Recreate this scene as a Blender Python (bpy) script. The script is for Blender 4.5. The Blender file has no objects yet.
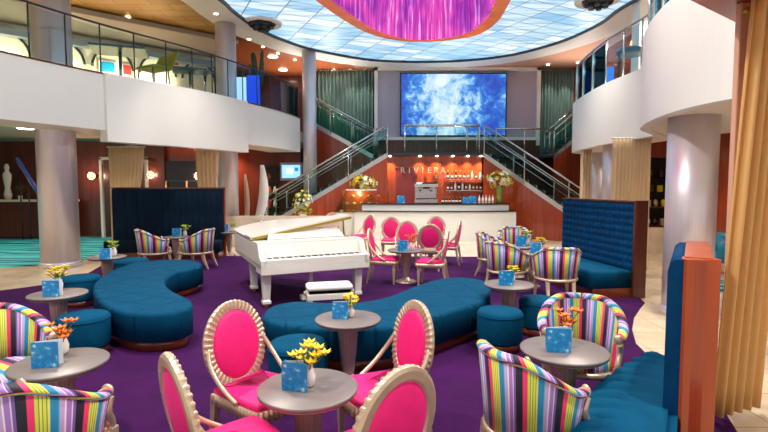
import bpy, math, random
from mathutils import Vector, Matrix
random.seed(7)
SC = bpy.context.scene
COL = SC.collection
PI = math.pi
R = math.radians
# ------------------------------------------------------------------ camera
FPX = 485.0
PITCH = math.atan(31.0 / FPX)
CAMH = 1.85
cd = bpy.data.cameras.new('camera'); cd.sensor_width = 36.0; cd.lens = FPX / 768 * 36.0
cd.clip_end = 200
cam = bpy.data.objects.new('camera', cd); COL.objects.link(cam)
cam.location = (0, 0, CAMH); cam.rotation_euler = (PI/2 - PITCH, 0, 0)
SC.camera = cam
# ------------------------------------------------------------------ world, exposure
w = bpy.data.worlds.new('world'); SC.world = w; w.use_nodes = True
w.node_tree.nodes['Background'].inputs[0].default_value = (1.0, 0.95, 0.89, 1)
w.node_tree.nodes['Background'].inputs[1].default_value = .6
SC.view_settings.view_transform = 'Standard'
SC.view_settings.look = 'None'
SC.view_settings.gamma = 1
SC.view_settings.use_curve_mapping = False
SC.view_settings.exposure = 0.45
SC.cycles.max_bounces = 6
SC.cycles.transparent_max_bounces = 14
SC.cycles.use_denoising = True
SC.cycles.sample_clamp_indirect = 4

def spot(name, loc, watt, col=(1, .85, .65), size=80, aim=(0, 0, -1), rad=.04, blend=.8):
    l = bpy.data.lights.new(name, 'SPOT'); l.energy = watt; l.color = col
    l.spot_size = R(size); l.spot_blend = blend; l.shadow_soft_size = rad
    o = bpy.data.objects.new(name, l); COL.objects.link(o); o.location = loc
    o.rotation_euler = Vector(aim).to_track_quat('-Z', 'Y').to_euler()
    return o
# fill spots added below the skylight, no fixtures there; then spots under the balconies
for (x, y) in ((-3.6, 6), (3.6, 6.5), (-4.2, 11), (4.6, 11.5), (-2.6, 2), (2.8, 2.2), (0, 14.5)):
    spot('atrium_fill_spot', (x, y, 6.6), 760, (1, .91, .8), 105, (-x*.08, 0.05, -1), .12)
for (x, a) in ((-.8, (1, .15, -.5)), (.8, (-1, .35, -.45))):
    spot('atrium_fill_spot', (x, 4.5, 6.6), 650, (1, .95, .85), 90, a, .12)  # sideways pair added to brighten the white balcony fronts
for (x, y) in ((-9.5, 9), (-12, 13), (-8, 14.5), (-6, 18), (-9, 18.5), (-12.5, 18.5)):
    spot('under_balcony_spot', (x, y, 3.2), 240, (1, .82, .6), 140)
for (x, y) in ((6.2, 7.5), (6.6, 11), (7.2, 14.5), (5.2, 4.2)):
    spot('under_balcony_spot', (x, y, 2.72), 90, (1, .82, .6), 140)
for (x, y) in ((-10.5, 11), (-9.2, 13.5), (-7.6, 15.8), (-11.8, 8.5)):
    spot('upper_deck_spot', (x, y, 6.5), 420, (1, .85, .62), 120)
for (x, y) in ((-2.2, 19.8), (3, 19.6), (7.5, 18.5), (-3.8, 20.5)):
    spot('soffit_fill_light', (x, y, 4.9 if x != 3 else 3.1), 140, (1, .9, .82), 130, (0, -.25, 1), .1)  # upward fill added to lift the ring soffit, no real uplighters
for (x, y) in ((7, 12.5), (7, 9), (8, 16)):
    spot('upper_deck_spot', (x, y, 6.5), 260, (1, .88, .7), 120)

# ------------------------------------------------------------------ measuring aid
CP, SP = math.cos(PITCH), math.sin(PITCH)
def at(px, py, z=None, Y=None):
    vx = (px - 384) / FPX; vy = (216 - py) / FPX
    d = Vector((vx, CP + vy*SP, -SP + vy*CP))
    t = (z - CAMH) / d.z if z is not None else Y / d.y
    return Vector((0, 0, CAMH)) + d * t

# ------------------------------------------------------------------ materials
def lin(h):
    h = h.lstrip('#'); c = [int(h[i:i+2], 16) / 255 for i in (0, 2, 4)]
    return tuple(((x/12.92) if x <= .04045 else ((x+.055)/1.055)**2.4) for x in c) + (1,)
def nt(name):
    m = bpy.data.materials.new(name); m.use_nodes = True
    return m, m.node_tree.nodes, m.node_tree.links, m.node_tree.nodes['Principled BSDF']
def mat(name, col, rough=.5, metal=0, emis=0, coat=0, sheen=0, vary=0, vscale=(8, 8, 8), bump=0, bscale=40, ecol=None, trans=0, alpha=1, coords='Object', col2=None):
    m, N, L, b = nt(name)
    c = lin(col)
    b.inputs['Base Color'].default_value = c
    b.inputs['Roughness'].default_value = rough
    b.inputs['Metallic'].default_value = metal
    b.inputs['Coat Weight'].default_value = coat
    b.inputs['Coat Roughness'].default_value = .08
    b.inputs['Sheen Weight'].default_value = sheen
    b.inputs['Sheen Roughness'].default_value = .4
    if sheen: b.inputs['Sheen Tint'].default_value = (min(1, c[0]*2+.1), min(1, c[1]*2+.1), min(1, c[2]*2+.1), 1)
    b.inputs['Transmission Weight'].default_value = trans
    b.inputs['Alpha'].default_value = alpha
    if emis:
        b.inputs['Emission Color'].default_value = lin(ecol or col); b.inputs['Emission Strength'].default_value = emis
    tc = N.new('ShaderNodeTexCoord'); mp = N.new('ShaderNodeMapping'); L.new(tc.outputs[coords], mp.inputs[0])
    mp.inputs['Scale'].default_value = vscale
    if vary or col2:
        n = N.new('ShaderNodeTexNoise'); n.inputs['Scale'].default_value = 1; n.inputs['Detail'].default_value = 4
        L.new(mp.outputs[0], n.inputs[0])
        r = N.new('ShaderNodeValToRGB'); L.new(n.outputs[0], r.inputs[0])
        k = 1 - vary
        r.color_ramp.elements[0].position = .35; r.color_ramp.elements[1].position = .68
        r.color_ramp.elements[0].color = lin(col2) if col2 else (c[0]*k, c[1]*k, c[2]*k, 1)
        r.color_ramp.elements[1].color = c
        L.new(r.outputs[0], b.inputs['Base Color'])
    if bump:
        n2 = N.new('ShaderNodeTexNoise'); n2.inputs['Scale'].default_value = bscale; L.new(tc.outputs['Object'], n2.inputs[0])
        bp = N.new('ShaderNodeBump'); bp.inputs['Strength'].default_value = bump; bp.inputs['Distance'].default_value = .01
        L.new(n2.outputs[0], bp.inputs['Height']); L.new(bp.outputs[0], b.inputs['Normal'])
    return m
def emit(name, col, s):
    m, N, L, b = nt(name)
    b.inputs['Base Color'].default_value = lin(col); b.inputs['Emission Color'].default_value = lin(col); b.inputs['Emission Strength'].default_value = s
    return m
def glass(name, tint, gloss=.12, tcol=(.85, .95, .93, 1)):
    m, N, L, b = nt(name); N.remove(b)
    t = N.new('ShaderNodeBsdfTransparent'); t.inputs[0].default_value = tcol
    g = N.new('ShaderNodeBsdfGlossy'); g.inputs[0].default_value = lin(tint); g.inputs['Roughness'].default_value = .05
    lw = N.new('ShaderNodeLayerWeight'); lw.inputs[0].default_value = gloss
    mx = N.new('ShaderNodeMixShader'); L.new(lw.outputs['Fresnel'], mx.inputs[0]); L.new(t.outputs[0], mx.inputs[1]); L.new(g.outputs[0], mx.inputs[2])
    L.new(mx.outputs[0], N['Material Output'].inputs[0]); return m
M = {}
M['white'] = mat('white_panel', '#f0f0ea', .45)
M['soffit'] = mat('cream_soffit', '#efe6d6', .5)
M['cream'] = mat('cream_ceiling', '#d9d3bd', .5)
M['marble_wall'] = mat('marble_wall', '#e9dcc8', .25, vary=.15, vscale=(3, 3, 3))
M['column'] = mat('brushed_column', '#ddd4dc', .36, .45, vary=.08, vscale=(60, 60, .5))
M['wood'] = mat('red_wood', '#a8421e', .22, coat=.4, vary=.35, vscale=(14, 14, .7))
M['wood_end'] = mat('orange_wood', '#bb4c1a', .35, coat=.2, vary=.3, vscale=(5, 5, .8))
M['wood_dark'] = mat('dark_wood', '#5c2a1c', .28, coat=.3, vary=.4, vscale=(12, 12, .6))
M['wood_back'] = mat('mahogany', '#7a2d1a', .3, coat=.3, vary=.4, vscale=(10, 10, .5))
M['plinth'] = mat('plinth_wood', '#7a3416', .25, coat=.3, vary=.3, vscale=(8, 8, 2))
M['velvet'] = mat('teal_velvet', '#004c6e', .85, sheen=.0, vary=.22, vscale=(5, 5, 5), bump=.2, bscale=120)
M['velvet_dark'] = mat('navy_velvet', '#043f6c', .85, sheen=.0, vary=.25, vscale=(6, 6, 6), bump=.2, bscale=120)
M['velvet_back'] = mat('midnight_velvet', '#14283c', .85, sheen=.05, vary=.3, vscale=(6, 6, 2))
M['pink'] = mat('pink_velvet', '#f6127c', .6, sheen=.3, vary=.12, vscale=(7, 7, 7), bump=.15, bscale=90)
M['champagne'] = mat('champagne_frame', '#d9bfa4', .36, .55, vary=.1, vscale=(20, 20, 20))
M['silver_top'] = mat('silver_table_top', '#8a807c', .42, .25, vary=.08, vscale=(6, 6, 6))
M['pedestal'] = mat('pedestal_silver', '#c7ab9c', .34, .6)
M['piano'] = mat('piano_white', '#ebe5dc', .3, coat=.4)
M['cushion_white'] = mat('white_leather', '#f4f0ea', .4)
M['black'] = mat('black_gloss', '#101014', .25)
M['dark'] = mat('dark_interior', '#241a14', .5)
M['gold_trim'] = mat('gold_trim', '#b39a3a', .35, .6)
M['steel'] = mat('brushed_steel', '#c9cccb', .25, .9)
M['steel_dark'] = mat('dark_steel', '#3f4a50', .35, .7)
M['glass'] = glass('clear_glass', '#cfeee8', .1)
M['glass_green'] = glass('green_glass', '#bfe8dc', .1, (.72, .9, .86, 1))
M['glass_blue'] = glass('blue_glass', '#bfe4f2', .08, (.84, .94, .97, 1))
M['vase'] = mat('white_vase', '#f3efe8', .2, coat=.5)
M['leaf'] = mat('leaf', '#4f7a2a', .5, vary=.4, vscale=(30, 30, 30))
M['leaf_dark'] = mat('dark_leaf', '#2c4a22', .5, vary=.4, vscale=(30, 30, 30))
M['yellow'] = mat('yellow_petal', '#f6d416', .5, vary=.15, vscale=(40, 40, 40))
M['orange'] = mat('orange_petal', '#ee7a1c', .5)
M['petal_white'] = mat('white_petal', '#f5f3dd', .5)
M['lime'] = mat('lime_petal', '#c9d65a', .5)
M['green_vase'] = mat('green_glass_vase', '#8a9a3a', .1, coat=.8, vary=.3, vscale=(30, 30, 8))
M['tabletop_blue'] = mat('blue_table', '#24505e', .3, coat=.4)
M['olive'] = mat('olive_fabric', '#a49a2c', .6)
M['brown'] = mat('brown_leather', '#54301f', .4)
M['teal_chair'] = mat('teal_leather', '#1b86ac', .4, sheen=.3)
M['lamp'] = emit('lamp_glow', '#fff2d8', 9)
M['sconce'] = emit('sconce_glow', '#ffb48c', 2.5)
M['pic'] = mat('picture_paper', '#ece4d4', .5)
M['red'] = mat('red_print', '#c22a22', .5)
M['tile_teal'] = mat('teal_base', '#1c6a66', .4)
M['brown_ceiling'] = mat('wood_ceiling', '#b4623a', .35, vary=.2, vscale=(4, 4, 4))
M['bottle_dark'] = mat('dark_bottle', '#2a1a14', .1, coat=.8)
M['bottle_amber'] = mat('amber_bottle', '#8a3e12', .1, coat=.8)
M['bottle_clear'] = mat('clear_bottle', '#e6e6e2', .08, coat=.8)
M['blue_print'] = mat('blue_card_edge', '#128ac6', .4)

def m_marble():
    m, N, L, b = nt('marble_floor'); tc = N.new('ShaderNodeTexCoord')
    br = N.new('ShaderNodeTexBrick'); br.offset = 0; L.new(tc.outputs['Object'], br.inputs[0]); br.inputs['Scale'].default_value = 1
    br.inputs['Brick Width'].default_value = .6; br.inputs['Row Height'].default_value = .6; br.inputs['Mortar Size'].default_value = .006
    br.inputs['Color1'].default_value = lin('#e9d9bf'); br.inputs['Color2'].default_value = lin('#e2cfb2'); br.inputs['Mortar'].default_value = lin('#b9a283')
    n = N.new('ShaderNodeTexNoise'); n.inputs['Scale'].default_value = 2.5; n.inputs['Detail'].default_value = 6; L.new(tc.outputs['Object'], n.inputs[0])
    mx = N.new('ShaderNodeMix'); mx.data_type = 'RGBA'; mx.blend_type = 'MULTIPLY'; mx.inputs[0].default_value = .45
    r = N.new('ShaderNodeValToRGB'); r.color_ramp.elements[0].color = (.7, .6, .5, 1); r.color_ramp.elements[0].position = .35; r.color_ramp.elements[1].position = .6
    L.new(n.outputs[0], r.inputs[0]); L.new(br.outputs[0], mx.inputs[6]); L.new(r.outputs[0], mx.inputs[7]); L.new(mx.outputs[2], b.inputs['Base Color'])
    b.inputs['Roughness'].default_value = .18; return m
M['marble'] = m_marble()
def m_carpet():
    m, N, L, b = nt('purple_carpet'); tc = N.new('ShaderNodeTexCoord')
    n = N.new('ShaderNodeTexNoise'); n.inputs['Scale'].default_value = 1.2; n.inputs['Detail'].default_value = 8; n.inputs['Roughness'].default_value = .7
    L.new(tc.outputs['Object'], n.inputs[0])
    r = N.new('ShaderNodeValToRGB'); r.color_ramp.elements[0].color = lin('#2e0b3e'); r.color_ramp.elements[1].color = lin('#461150')
    r.color_ramp.elements[0].position = .3; r.color_ramp.elements[1].position = .7
    L.new(n.outputs[0], r.inputs[0]); L.new(r.outputs[0], b.inputs['Base Color']); b.inputs['Roughness'].default_value = .95
    n2 = N.new('ShaderNodeTexNoise'); n2.inputs['Scale'].default_value = 90; L.new(tc.outputs['Object'], n2.inputs[0])
    bp = N.new('ShaderNodeBump'); bp.inputs['Strength'].default_value = .35; bp.inputs['Distance'].default_value = .01
    L.new(n2.outputs[0], bp.inputs['Height']); L.new(bp.outputs[0], b.inputs['Normal']); b.inputs['Specular IOR Level'].default_value = .15
    return m
M['carpet'] = m_carpet()
def m_teal_carpet():
    m, N, L, b = nt('turquoise_carpet'); tc = N.new('ShaderNodeTexCoord'); mp = N.new('ShaderNodeMapping'); mp.inputs['Scale'].default_value = (.55, 2.2, 1)
    L.new(tc.outputs['Object'], mp.inputs[0])
    wv = N.new('ShaderNodeTexWave'); wv.bands_direction = 'Y'; wv.inputs['Scale'].default_value = .35; wv.inputs['Distortion'].default_value = 14; wv.inputs['Detail'].default_value = 3
    wv.inputs['Detail Scale'].default_value = 1.2; L.new(mp.outputs[0], wv.inputs[0])
    r = N.new('ShaderNodeValToRGB'); e = r.color_ramp.elements; e[0].color = lin('#0b3550'); e[1].color = lin('#15a0b4'); e[0].position = .05; e[1].position = .55
    x = e.new(.3); x.color = lin('#0b88a4'); x = e.new(.9); x.color = lin('#46c0cc')
    L.new(wv.outputs[0], r.inputs[0]); L.new(r.outputs[0], b.inputs['Base Color']); b.inputs['Roughness'].default_value = .9; return m
M['carpet_teal'] = m_teal_carpet()

def m_stripe():
    m, N, L, b = nt('multicolour_stripe'); uv = N.new('ShaderNodeUVMap'); sp = N.new('ShaderNodeSeparateXYZ'); L.new(uv.outputs[0], sp.inputs[0])
    d = N.new('ShaderNodeMath'); d.operation = 'DIVIDE'; d.inputs[1].default_value = .262; L.new(sp.outputs[0], d.inputs[0])
    f = N.new('ShaderNodeMath'); f.operation = 'FRACT'; L.new(d.outputs[0], f.inputs[0])
    r = N.new('ShaderNodeValToRGB'); r.color_ramp.interpolation = 'CONSTANT'; L.new(f.outputs[0], r.inputs[0])
    seq = [('#120e22', .14), ('#ee2f6c', .10), ('#cdd93a', .05), ('#6f6e3a', .013), ('#dfe566', .035), ('#77783c', .013), ('#d4dd3c', .045), ('#6f6e3a', .013), ('#dfe070', .035),
           ('#1d86b4', .12), ('#5cc0cc', .02), ('#c9a3d8', .07), ('#efe2f0', .025), ('#a877c4', .08), ('#e6d0ea', .02), ('#7a58a8', .05)]
    tot = sum(s[1] for s in seq); p = 0; e = r.color_ramp.elements
    for i, (c, wd) in enumerate(seq):
        if i == 0: e[0].position = 0; e[0].color = lin(c); 
        elif i == 1: e[1].position = p; e[1].color = lin(c)
        else: x = e.new(p); x.color = lin(c)
        p += wd / tot
    L.new(r.outputs[0], b.inputs['Base Color']); b.inputs['Roughness'].default_value = .6; b.inputs['Sheen Weight'].default_value = .15
    return m
M['stripe'] = m_stripe()

def m_sky():
    m, N, L, b = nt('skylight_glass'); tc = N.new('ShaderNodeTexCoord'); mp = N.new('ShaderNodeMapping')
    mp.inputs['Rotation'].default_value = (0, 0, R(-27)); L.new(tc.outputs['Object'], mp.inputs[0])
    br = N.new('ShaderNodeTexBrick'); br.offset = 0; br.inputs['Scale'].default_value = 1; br.inputs['Brick Width'].default_value = .95; br.inputs['Row Height'].default_value = .5
    br.inputs['Mortar Size'].default_value = .016; br.inputs['Mortar Smooth'].default_value = .3
    br.inputs['Color1'].default_value = lin('#9ed2f0'); br.inputs['Color2'].default_value = lin('#f4fbff'); br.inputs['Mortar'].default_value = lin('#2c566e')
    L.new(mp.outputs[0], br.inputs[0])
    m2 = N.new('ShaderNodeMapping'); m2.inputs['Rotation'].default_value = (0, 0, R(-27)); m2.inputs['Scale'].default_value = (.8, 7, 1); L.new(tc.outputs['Object'], m2.inputs[0])
    n = N.new('ShaderNodeTexNoise'); n.inputs['Scale'].default_value = 1; n.inputs['Detail'].default_value = 3; L.new(m2.outputs[0], n.inputs[0])
    r = N.new('ShaderNodeValToRGB'); r.color_ramp.elements[0].color = lin('#6fb9dc'); r.color_ramp.elements[0].position = .34; r.color_ramp.elements[1].color = (1, 1, 1, 1); r.color_ramp.elements[1].position = .56
    L.new(n.outputs[0], r.inputs[0])
    mx = N.new('ShaderNodeMix'); mx.data_type = 'RGBA'; mx.blend_type = 'MULTIPLY'; mx.inputs[0].default_value = .75
    L.new(br.outputs[0], mx.inputs[6]); L.new(r.outputs[0], mx.inputs[7])
    L.new(mx.outputs[2], b.inputs['Emission Color']); b.inputs['Emission Strength'].default_value = .8
    b.inputs['Base Color'].default_value = (.1, .1, .1, 1); b.inputs['Roughness'].default_value = .4
    return m
M['skylight'] = m_sky()
def m_screen():
    m, N, L, b = nt('video_screen'); tc = N.new('ShaderNodeTexCoord')
    n = N.new('ShaderNodeTexNoise'); n.inputs['Scale'].default_value = 1.5; n.inputs['Detail'].default_value = 9; n.inputs['Roughness'].default_value = .75; n.inputs['Distortion'].default_value = .5
    L.new(tc.outputs['Object'], n.inputs[0])
    r = N.new('ShaderNodeValToRGB'); e = r.color_ramp.elements
    e[0].position = .34; e[0].color = lin('#1f3fae'); e[1].position = .74; e[1].color = lin('#e6f4fb')
    for p, c in ((.44, '#2460c8'), (.51, '#3a8bdc'), (.56, '#8fc4ea'), (.62, '#bcdcf2')):
        x = e.new(p); x.color = lin(c)
    # light patch in the middle-left of the picture
    sp = N.new('ShaderNodeSeparateXYZ'); L.new(tc.outputs['Object'], sp.inputs[0])
    a = N.new('ShaderNodeMath'); a.operation = 'ADD'; a.inputs[1].default_value = .35; L.new(sp.outputs[0], a.inputs[0])
    p2 = N.new('ShaderNodeMath'); p2.operation = 'ABSOLUTE'; L.new(a.outputs[0], p2.inputs[0])
    k = N.new('ShaderNodeMapRange'); k.inputs[1].default_value = .3; k.inputs[2].default_value = 1.6; k.inputs[3].default_value = .14; k.inputs[4].default_value = -.06; L.new(p2.outputs[0], k.inputs[0])
    s = N.new('ShaderNodeMath'); s.operation = 'ADD'; L.new(n.outputs[0], s.inputs[0]); L.new(k.outputs[0], s.inputs[1])
    L.new(s.outputs[0], r.inputs[0]); L.new(r.outputs[0], b.inputs['Emission Color']); b.inputs['Emission Strength'].default_value = .8
    b.inputs['Base Color'].default_value = (.02, .02, .03, 1); b.inputs['Roughness'].default_value = .3; return m
M['screen'] = m_screen()
def m_curtain(name, col, tr=.45, dark=.75, freq=1):
    m, N, L, b = nt(name); b.inputs['Base Color'].default_value = lin(col); b.inputs['Roughness'].default_value = .6
    t = N.new('ShaderNodeBsdfTranslucent'); t.inputs[0].default_value = lin(col)
    mx = N.new('ShaderNodeMixShader'); mx.inputs[0].default_value = tr; L.new(b.outputs[0], mx.inputs[1]); L.new(t.outputs[0], mx.inputs[2])
    L.new(mx.outputs[0], N['Material Output'].inputs[0]); return m
M['curtain_gold'] = m_curtain('gold_sheer', '#fbe8c4', .35)
M['curtain_near'] = m_curtain('gold_drape', '#efc27c', .3)
M['curtain_green'] = m_curtain('green_drape', '#7d9c94', .1)
def m_card():
    m, N, L, b = nt('blue_menu_card'); tc = N.new('ShaderNodeTexCoord')
    n = N.new('ShaderNodeTexNoise'); n.inputs['Scale'].default_value = 28; n.inputs['Detail'].default_value = 5; L.new(tc.outputs['Object'], n.inputs[0])
    r = N.new('ShaderNodeValToRGB'); e = r.color_ramp.elements; e[0].position = .45; e[0].color = lin('#0b7fc4'); e[1].position = .72; e[1].color = lin('#d8eef8')
    x = e.new(.6); x.color = lin('#2a9cd6')
    L.new(n.outputs[0], r.inputs[0]); L.new(r.outputs[0], b.inputs['Base Color']); b.inputs['Roughness'].default_value = .3; return m
M['card'] = m_card()
def m_gold_ceiling():
    m, N, L, b = nt('gold_ceiling'); tc = N.new('ShaderNodeTexCoord')
    br = N.new('ShaderNodeTexBrick'); br.inputs['Scale'].default_value = 1; br.inputs['Brick Width'].default_value = .9; br.inputs['Row Height'].default_value = .45; br.inputs['Mortar Size'].default_value = .01
    br.inputs['Color1'].default_value = lin('#c7a05a'); br.inputs['Color2'].default_value = lin('#a67c3c'); br.inputs['Mortar'].default_value = lin('#6e4c22')
    L.new(tc.outputs['Object'], br.inputs[0]); L.new(br.outputs[0], b.inputs['Base Color']); b.inputs['Roughness'].default_value = .35; b.inputs['Metallic'].default_value = .4; return m
M['gold_ceiling'] = m_gold_ceiling()
def m_strands():
    m, N, L, b = nt('pink_fibre_strands'); uv = N.new('ShaderNodeUVMap'); mp = N.new('ShaderNodeMapping'); mp.inputs['Scale'].default_value = (22, 22, .8); tco = N.new('ShaderNodeTexCoord'); L.new(tco.outputs['Object'], mp.inputs[0])
    n = N.new('ShaderNodeTexNoise'); n.inputs['Scale'].default_value = 1; n.inputs['Detail'].default_value = 3; L.new(mp.outputs[0], n.inputs[0])
    r = N.new('ShaderNodeValToRGB'); e = r.color_ramp.elements; e[0].position = .36; e[0].color = lin('#a83a9c'); e[1].position = .68; e[1].color = lin('#eebfe2')
    x = e.new(.5); x.color = lin('#c24aa8'); x = e.new(.6); x.color = lin('#d878be')
    L.new(n.outputs[0], r.inputs[0])
    n3 = N.new('ShaderNodeTexNoise'); n3.inputs['Scale'].default_value = 1; mp3 = N.new('ShaderNodeMapping'); mp3.inputs['Scale'].default_value = (1.5, 1.5, 1.5); L.new(tco.outputs['Object'], mp3.inputs[0]); L.new(mp3.outputs[0], n3.inputs[0])
    r3 = N.new('ShaderNodeValToRGB'); e = r3.color_ramp.elements; e[0].position = .4; e[0].color = lin('#7f6ae6'); e[1].position = .56; e[1].color = (1, 1, 1, 1)
    L.new(n3.outputs[0], r3.inputs[0])
    mx = N.new('ShaderNodeMix'); mx.data_type = 'RGBA'; mx.blend_type = 'MULTIPLY'; mx.inputs[0].default_value = .6; L.new(r.outputs[0], mx.inputs[6]); L.new(r3.outputs[0], mx.inputs[7])
    L.new(mx.outputs[2], b.inputs['Base Color']); L.new(mx.outputs[2], b.inputs['Emission Color']); b.inputs['Emission Strength'].default_value = .62; b.inputs['Roughness'].default_value = .3; return m
M['strands'] = m_strands()
M['rim_orange'] = mat('orange_glass', '#e0803c', .25, emis=.3, vary=.35, vscale=(3, 3, 3), coat=.5, col2='#d94a78')

# ------------------------------------------------------------------ mesh helpers
class MB:
    def __init__(s): s.v = []; s.f = []; s.uv = {}; s.sm = []
    def add(s, vs, fs, smooth=False, mx=None, uvs=None):
        o = len(s.v)
        for i, v in enumerate(vs):
            v = Vector(v); v = mx @ v if mx is not None else v
            s.v.append(v)
            if uvs: s.uv[o+i] = uvs[i]
        for f in fs: s.f.append([o+i for i in f]); s.sm.append(smooth)
        return s
    def box(s, c, d, rz=0, mx=None):
        x, y, z = d[0]/2, d[1]/2, d[2]/2
        vs = [(-x,-y,-z),(x,-y,-z),(x,y,-z),(-x,y,-z),(-x,-y,z),(x,-y,z),(x,y,z),(-x,y,z)]
        m = Matrix.Translation(c) @ Matrix.Rotation(rz, 4, 'Z')
        if mx is not None: m = mx @ m
        return s.add(vs, [(0,3,2,1),(4,5,6,7),(0,1,5,4),(1,2,6,5),(2,3,7,6),(3,0,4,7)], False, m)
    def loft(s, rings, closed=True, cap=True, smooth=True, mx=None, uvs=None):
        n = len(rings[0]); vs = [p for r in rings for p in r]; fs = []
        k = n if closed else n-1
        for i in range(len(rings)-1):
            for j in range(k):
                a = i*n+j; b = i*n+(j+1) % n
                fs.append((a, b, b+n, a+n))
        s.add(vs, fs, smooth, mx, uvs)
        if cap and closed:
            o = len(s.v)-len(vs)
            s.f.append([o+j for j in range(n)][::-1]); s.sm.append(False)
            s.f.append([o+(len(rings)-1)*n+j for j in range(n)]); s.sm.append(False)
        return s
    def lathe(s, prof, seg=24, c=(0,0,0), sx=1, sy=1, flute=0, fn=0, mx=None):
        rings = []
        for r, z in prof:
            rings.append([(c[0]+sx*r*(1+flute*math.cos(fn*2*PI*j/seg))*math.cos(2*PI*j/seg), c[1]+sy*r*(1+flute*math.cos(fn*2*PI*j/seg))*math.sin(2*PI*j/seg), c[2]+z) for j in range(seg)])
        return s.loft(rings, mx=mx)
    def tube(s, pts, rad, seg=8, closed=False, mx=None, flat=1):
        pts = [Vector(p) for p in pts]; n = len(pts); rings = []; up = Vector((0,0,1))
        prev = None
        for i, p in enumerate(pts):
            if closed: t = (pts[(i+1) % n]-pts[i-1])
            else: t = pts[min(i+1, n-1)]-pts[max(i-1, 0)]
            t.normalize()
            if prev is None:
                a = up if abs(t.dot(up)) < .95 else Vector((1,0,0)); u = t.cross(a).normalized()
            else:
                u = (prev - t*prev.dot(t)); u = u.normalized() if u.length > 1e-6 else t.cross(up).normalized()
            prev = u; vv = t.cross(u)
            r = rad[i] if isinstance(rad, (list, tuple)) else rad
            rings.append([p + u*r*math.cos(2*PI*k/seg) + vv*r*flat*math.sin(2*PI*k/seg) for k in range(seg)])
        if closed: rings.append(rings[0]); return s.loft(rings, cap=False, mx=mx)
        return s.loft(rings, mx=mx)
    def prism(s, poly, z0, z1, mx=None, smooth=False):
        return s.loft([[(p[0], p[1], z0) for p in poly], [(p[0], p[1], z1) for p in poly]], smooth=smooth, mx=mx)
    def sphere(s, c, r, seg=10, rings=6, sc=(1,1,1), mx=None):
        prof = [(max(.001, r*math.sin(PI*i/rings)), -r*math.cos(PI*i/rings)) for i in range(rings+1)]
        rr = [[(c[0]+sc[0]*a*math.cos(2*PI*j/seg), c[1]+sc[1]*a*math.sin(2*PI*j/seg), c[2]+sc[2]*z) for j in range(seg)] for a, z in prof]
        return s.loft(rr, mx=mx)
    def build(s, name, m, parent=None, bevel=0, loc=None, subsurf=0):
        me = bpy.data.meshes.new(name); me.from_pydata([tuple(v) for v in s.v], [], s.f); me.validate(clean_customdata=False)
        if s.uv and len(me.polygons) == len(s.f):
            l = me.uv_layers.new(name='UVMap')
            for lp in me.loops: l.data[lp.index].uv = s.uv.get(lp.vertex_index, (0, 0))
        if len(me.polygons) == len(s.sm): me.polygons.foreach_set('use_smooth', s.sm)
        me.materials.append(M[m] if isinstance(m, str) else m)
        o = bpy.data.objects.new(name, me); COL.objects.link(o)
        if parent: o.parent = parent
        if loc: o.location = loc
        if bevel:
            b = o.modifiers.new('bevel', 'BEVEL'); b.width = bevel; b.segments = 2; b.limit_method = 'ANGLE'; b.angle_limit = R(50)
        if subsurf:
            b = o.modifiers.new('sub', 'SUBSURF'); b.levels = subsurf; b.render_levels = subsurf
        return o
def tag(o, label, cat, group=None, kind=None):
    if label: o['label'] = label
    if cat: o['category'] = cat
    if group: o['group'] = group
    if kind: o['kind'] = kind
    return o
def thing(name, label, cat, loc=(0,0,0), rz=0, group=None):
    o = bpy.data.objects.new(name, None); COL.objects.link(o); o.location = loc; o.rotation_euler = (0, 0, rz); o.empty_display_size = .1
    return tag(o, label, cat, group)
KIDS = {}
def dup(root, loc, rz=0, label=None, group=None, skip=()):
    kids = [o for o in bpy.data.objects if o.parent == root] if root.name not in KIDS else KIDS[root.name]
    if root.name not in KIDS: KIDS[root.name] = kids
    r = root.copy(); COL.objects.link(r); r.location = loc; r.rotation_euler = (0, 0, rz)
    if label: r['label'] = label
    if group: r['group'] = group
    for ch in kids:
        if ch.name.split('.')[0] in skip: continue
        c = ch.copy(); COL.objects.link(c); c.parent = r
        sub = KIDS.get(ch.name)
        if sub is None: sub = [o for o in bpy.data.objects if o.parent == ch]; KIDS[ch.name] = sub
        for g in sub:
            d = g.copy(); COL.objects.link(d); d.parent = c
    return r
def struct(mb, name, m, bevel=0, label=None):
    o = mb.build(name, m, None, bevel); o['kind'] = 'structure'
    if label: o['label'] = label
    return o
def catmull(P, closed=False, k=8):
    P = [Vector(p) for p in P]; n = len(P); out = []
    for i in range(n if closed else n-1):
        if closed: a, b, c, d = P[i-1], P[i], P[(i+1) % n], P[(i+2) % n]
        else: a, b, c, d = P[max(i-1, 0)], P[i], P[i+1], P[min(i+2, n-1)]
        for j in range(k):
            t = j/k
            out.append(.5*((2*b)+(c-a)*t+(2*a-5*b+4*c-d)*t*t+(-a+3*b-3*c+d)*t**3))
    if not closed: out.append(P[-1])
    return out
def offset(P, d, closed=False):
    n = len(P); out = []
    for i, p in enumerate(P):
        if closed: t = P[(i+1) % n]-P[i-1]
        else: t = P[min(i+1, n-1)]-P[max(i-1, 0)]
        t = t.normalized(); out.append(Vector((p[0]-t[1]*d, p[1]+t[0]*d)))
    return out
def band(mb, A, B, z0, z1, smooth=True):
    """solid strip between plan curves A and B"""
    rings = [[(a[0], a[1], z0), (a[0], a[1], z1), (b[0], b[1], z1), (b[0], b[1], z0)] for a, b in zip(A, B)]
    o = len(mb.v)
    for r in rings: mb.v += [Vector(p) for p in r]
    for i in range(len(rings)-1):
        for j in range(4):
            a = o+i*4+j; b = o+i*4+(j+1) % 4
            mb.f.append([a, b, b+4, a+4]); mb.sm.append(False)
    mb.f.append([o+3, o+2, o+1, o]); mb.sm.append(False)
    e = o+(len(rings)-1)*4; mb.f.append([e, e+1, e+2, e+3]); mb.sm.append(False)
    return mb

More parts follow.
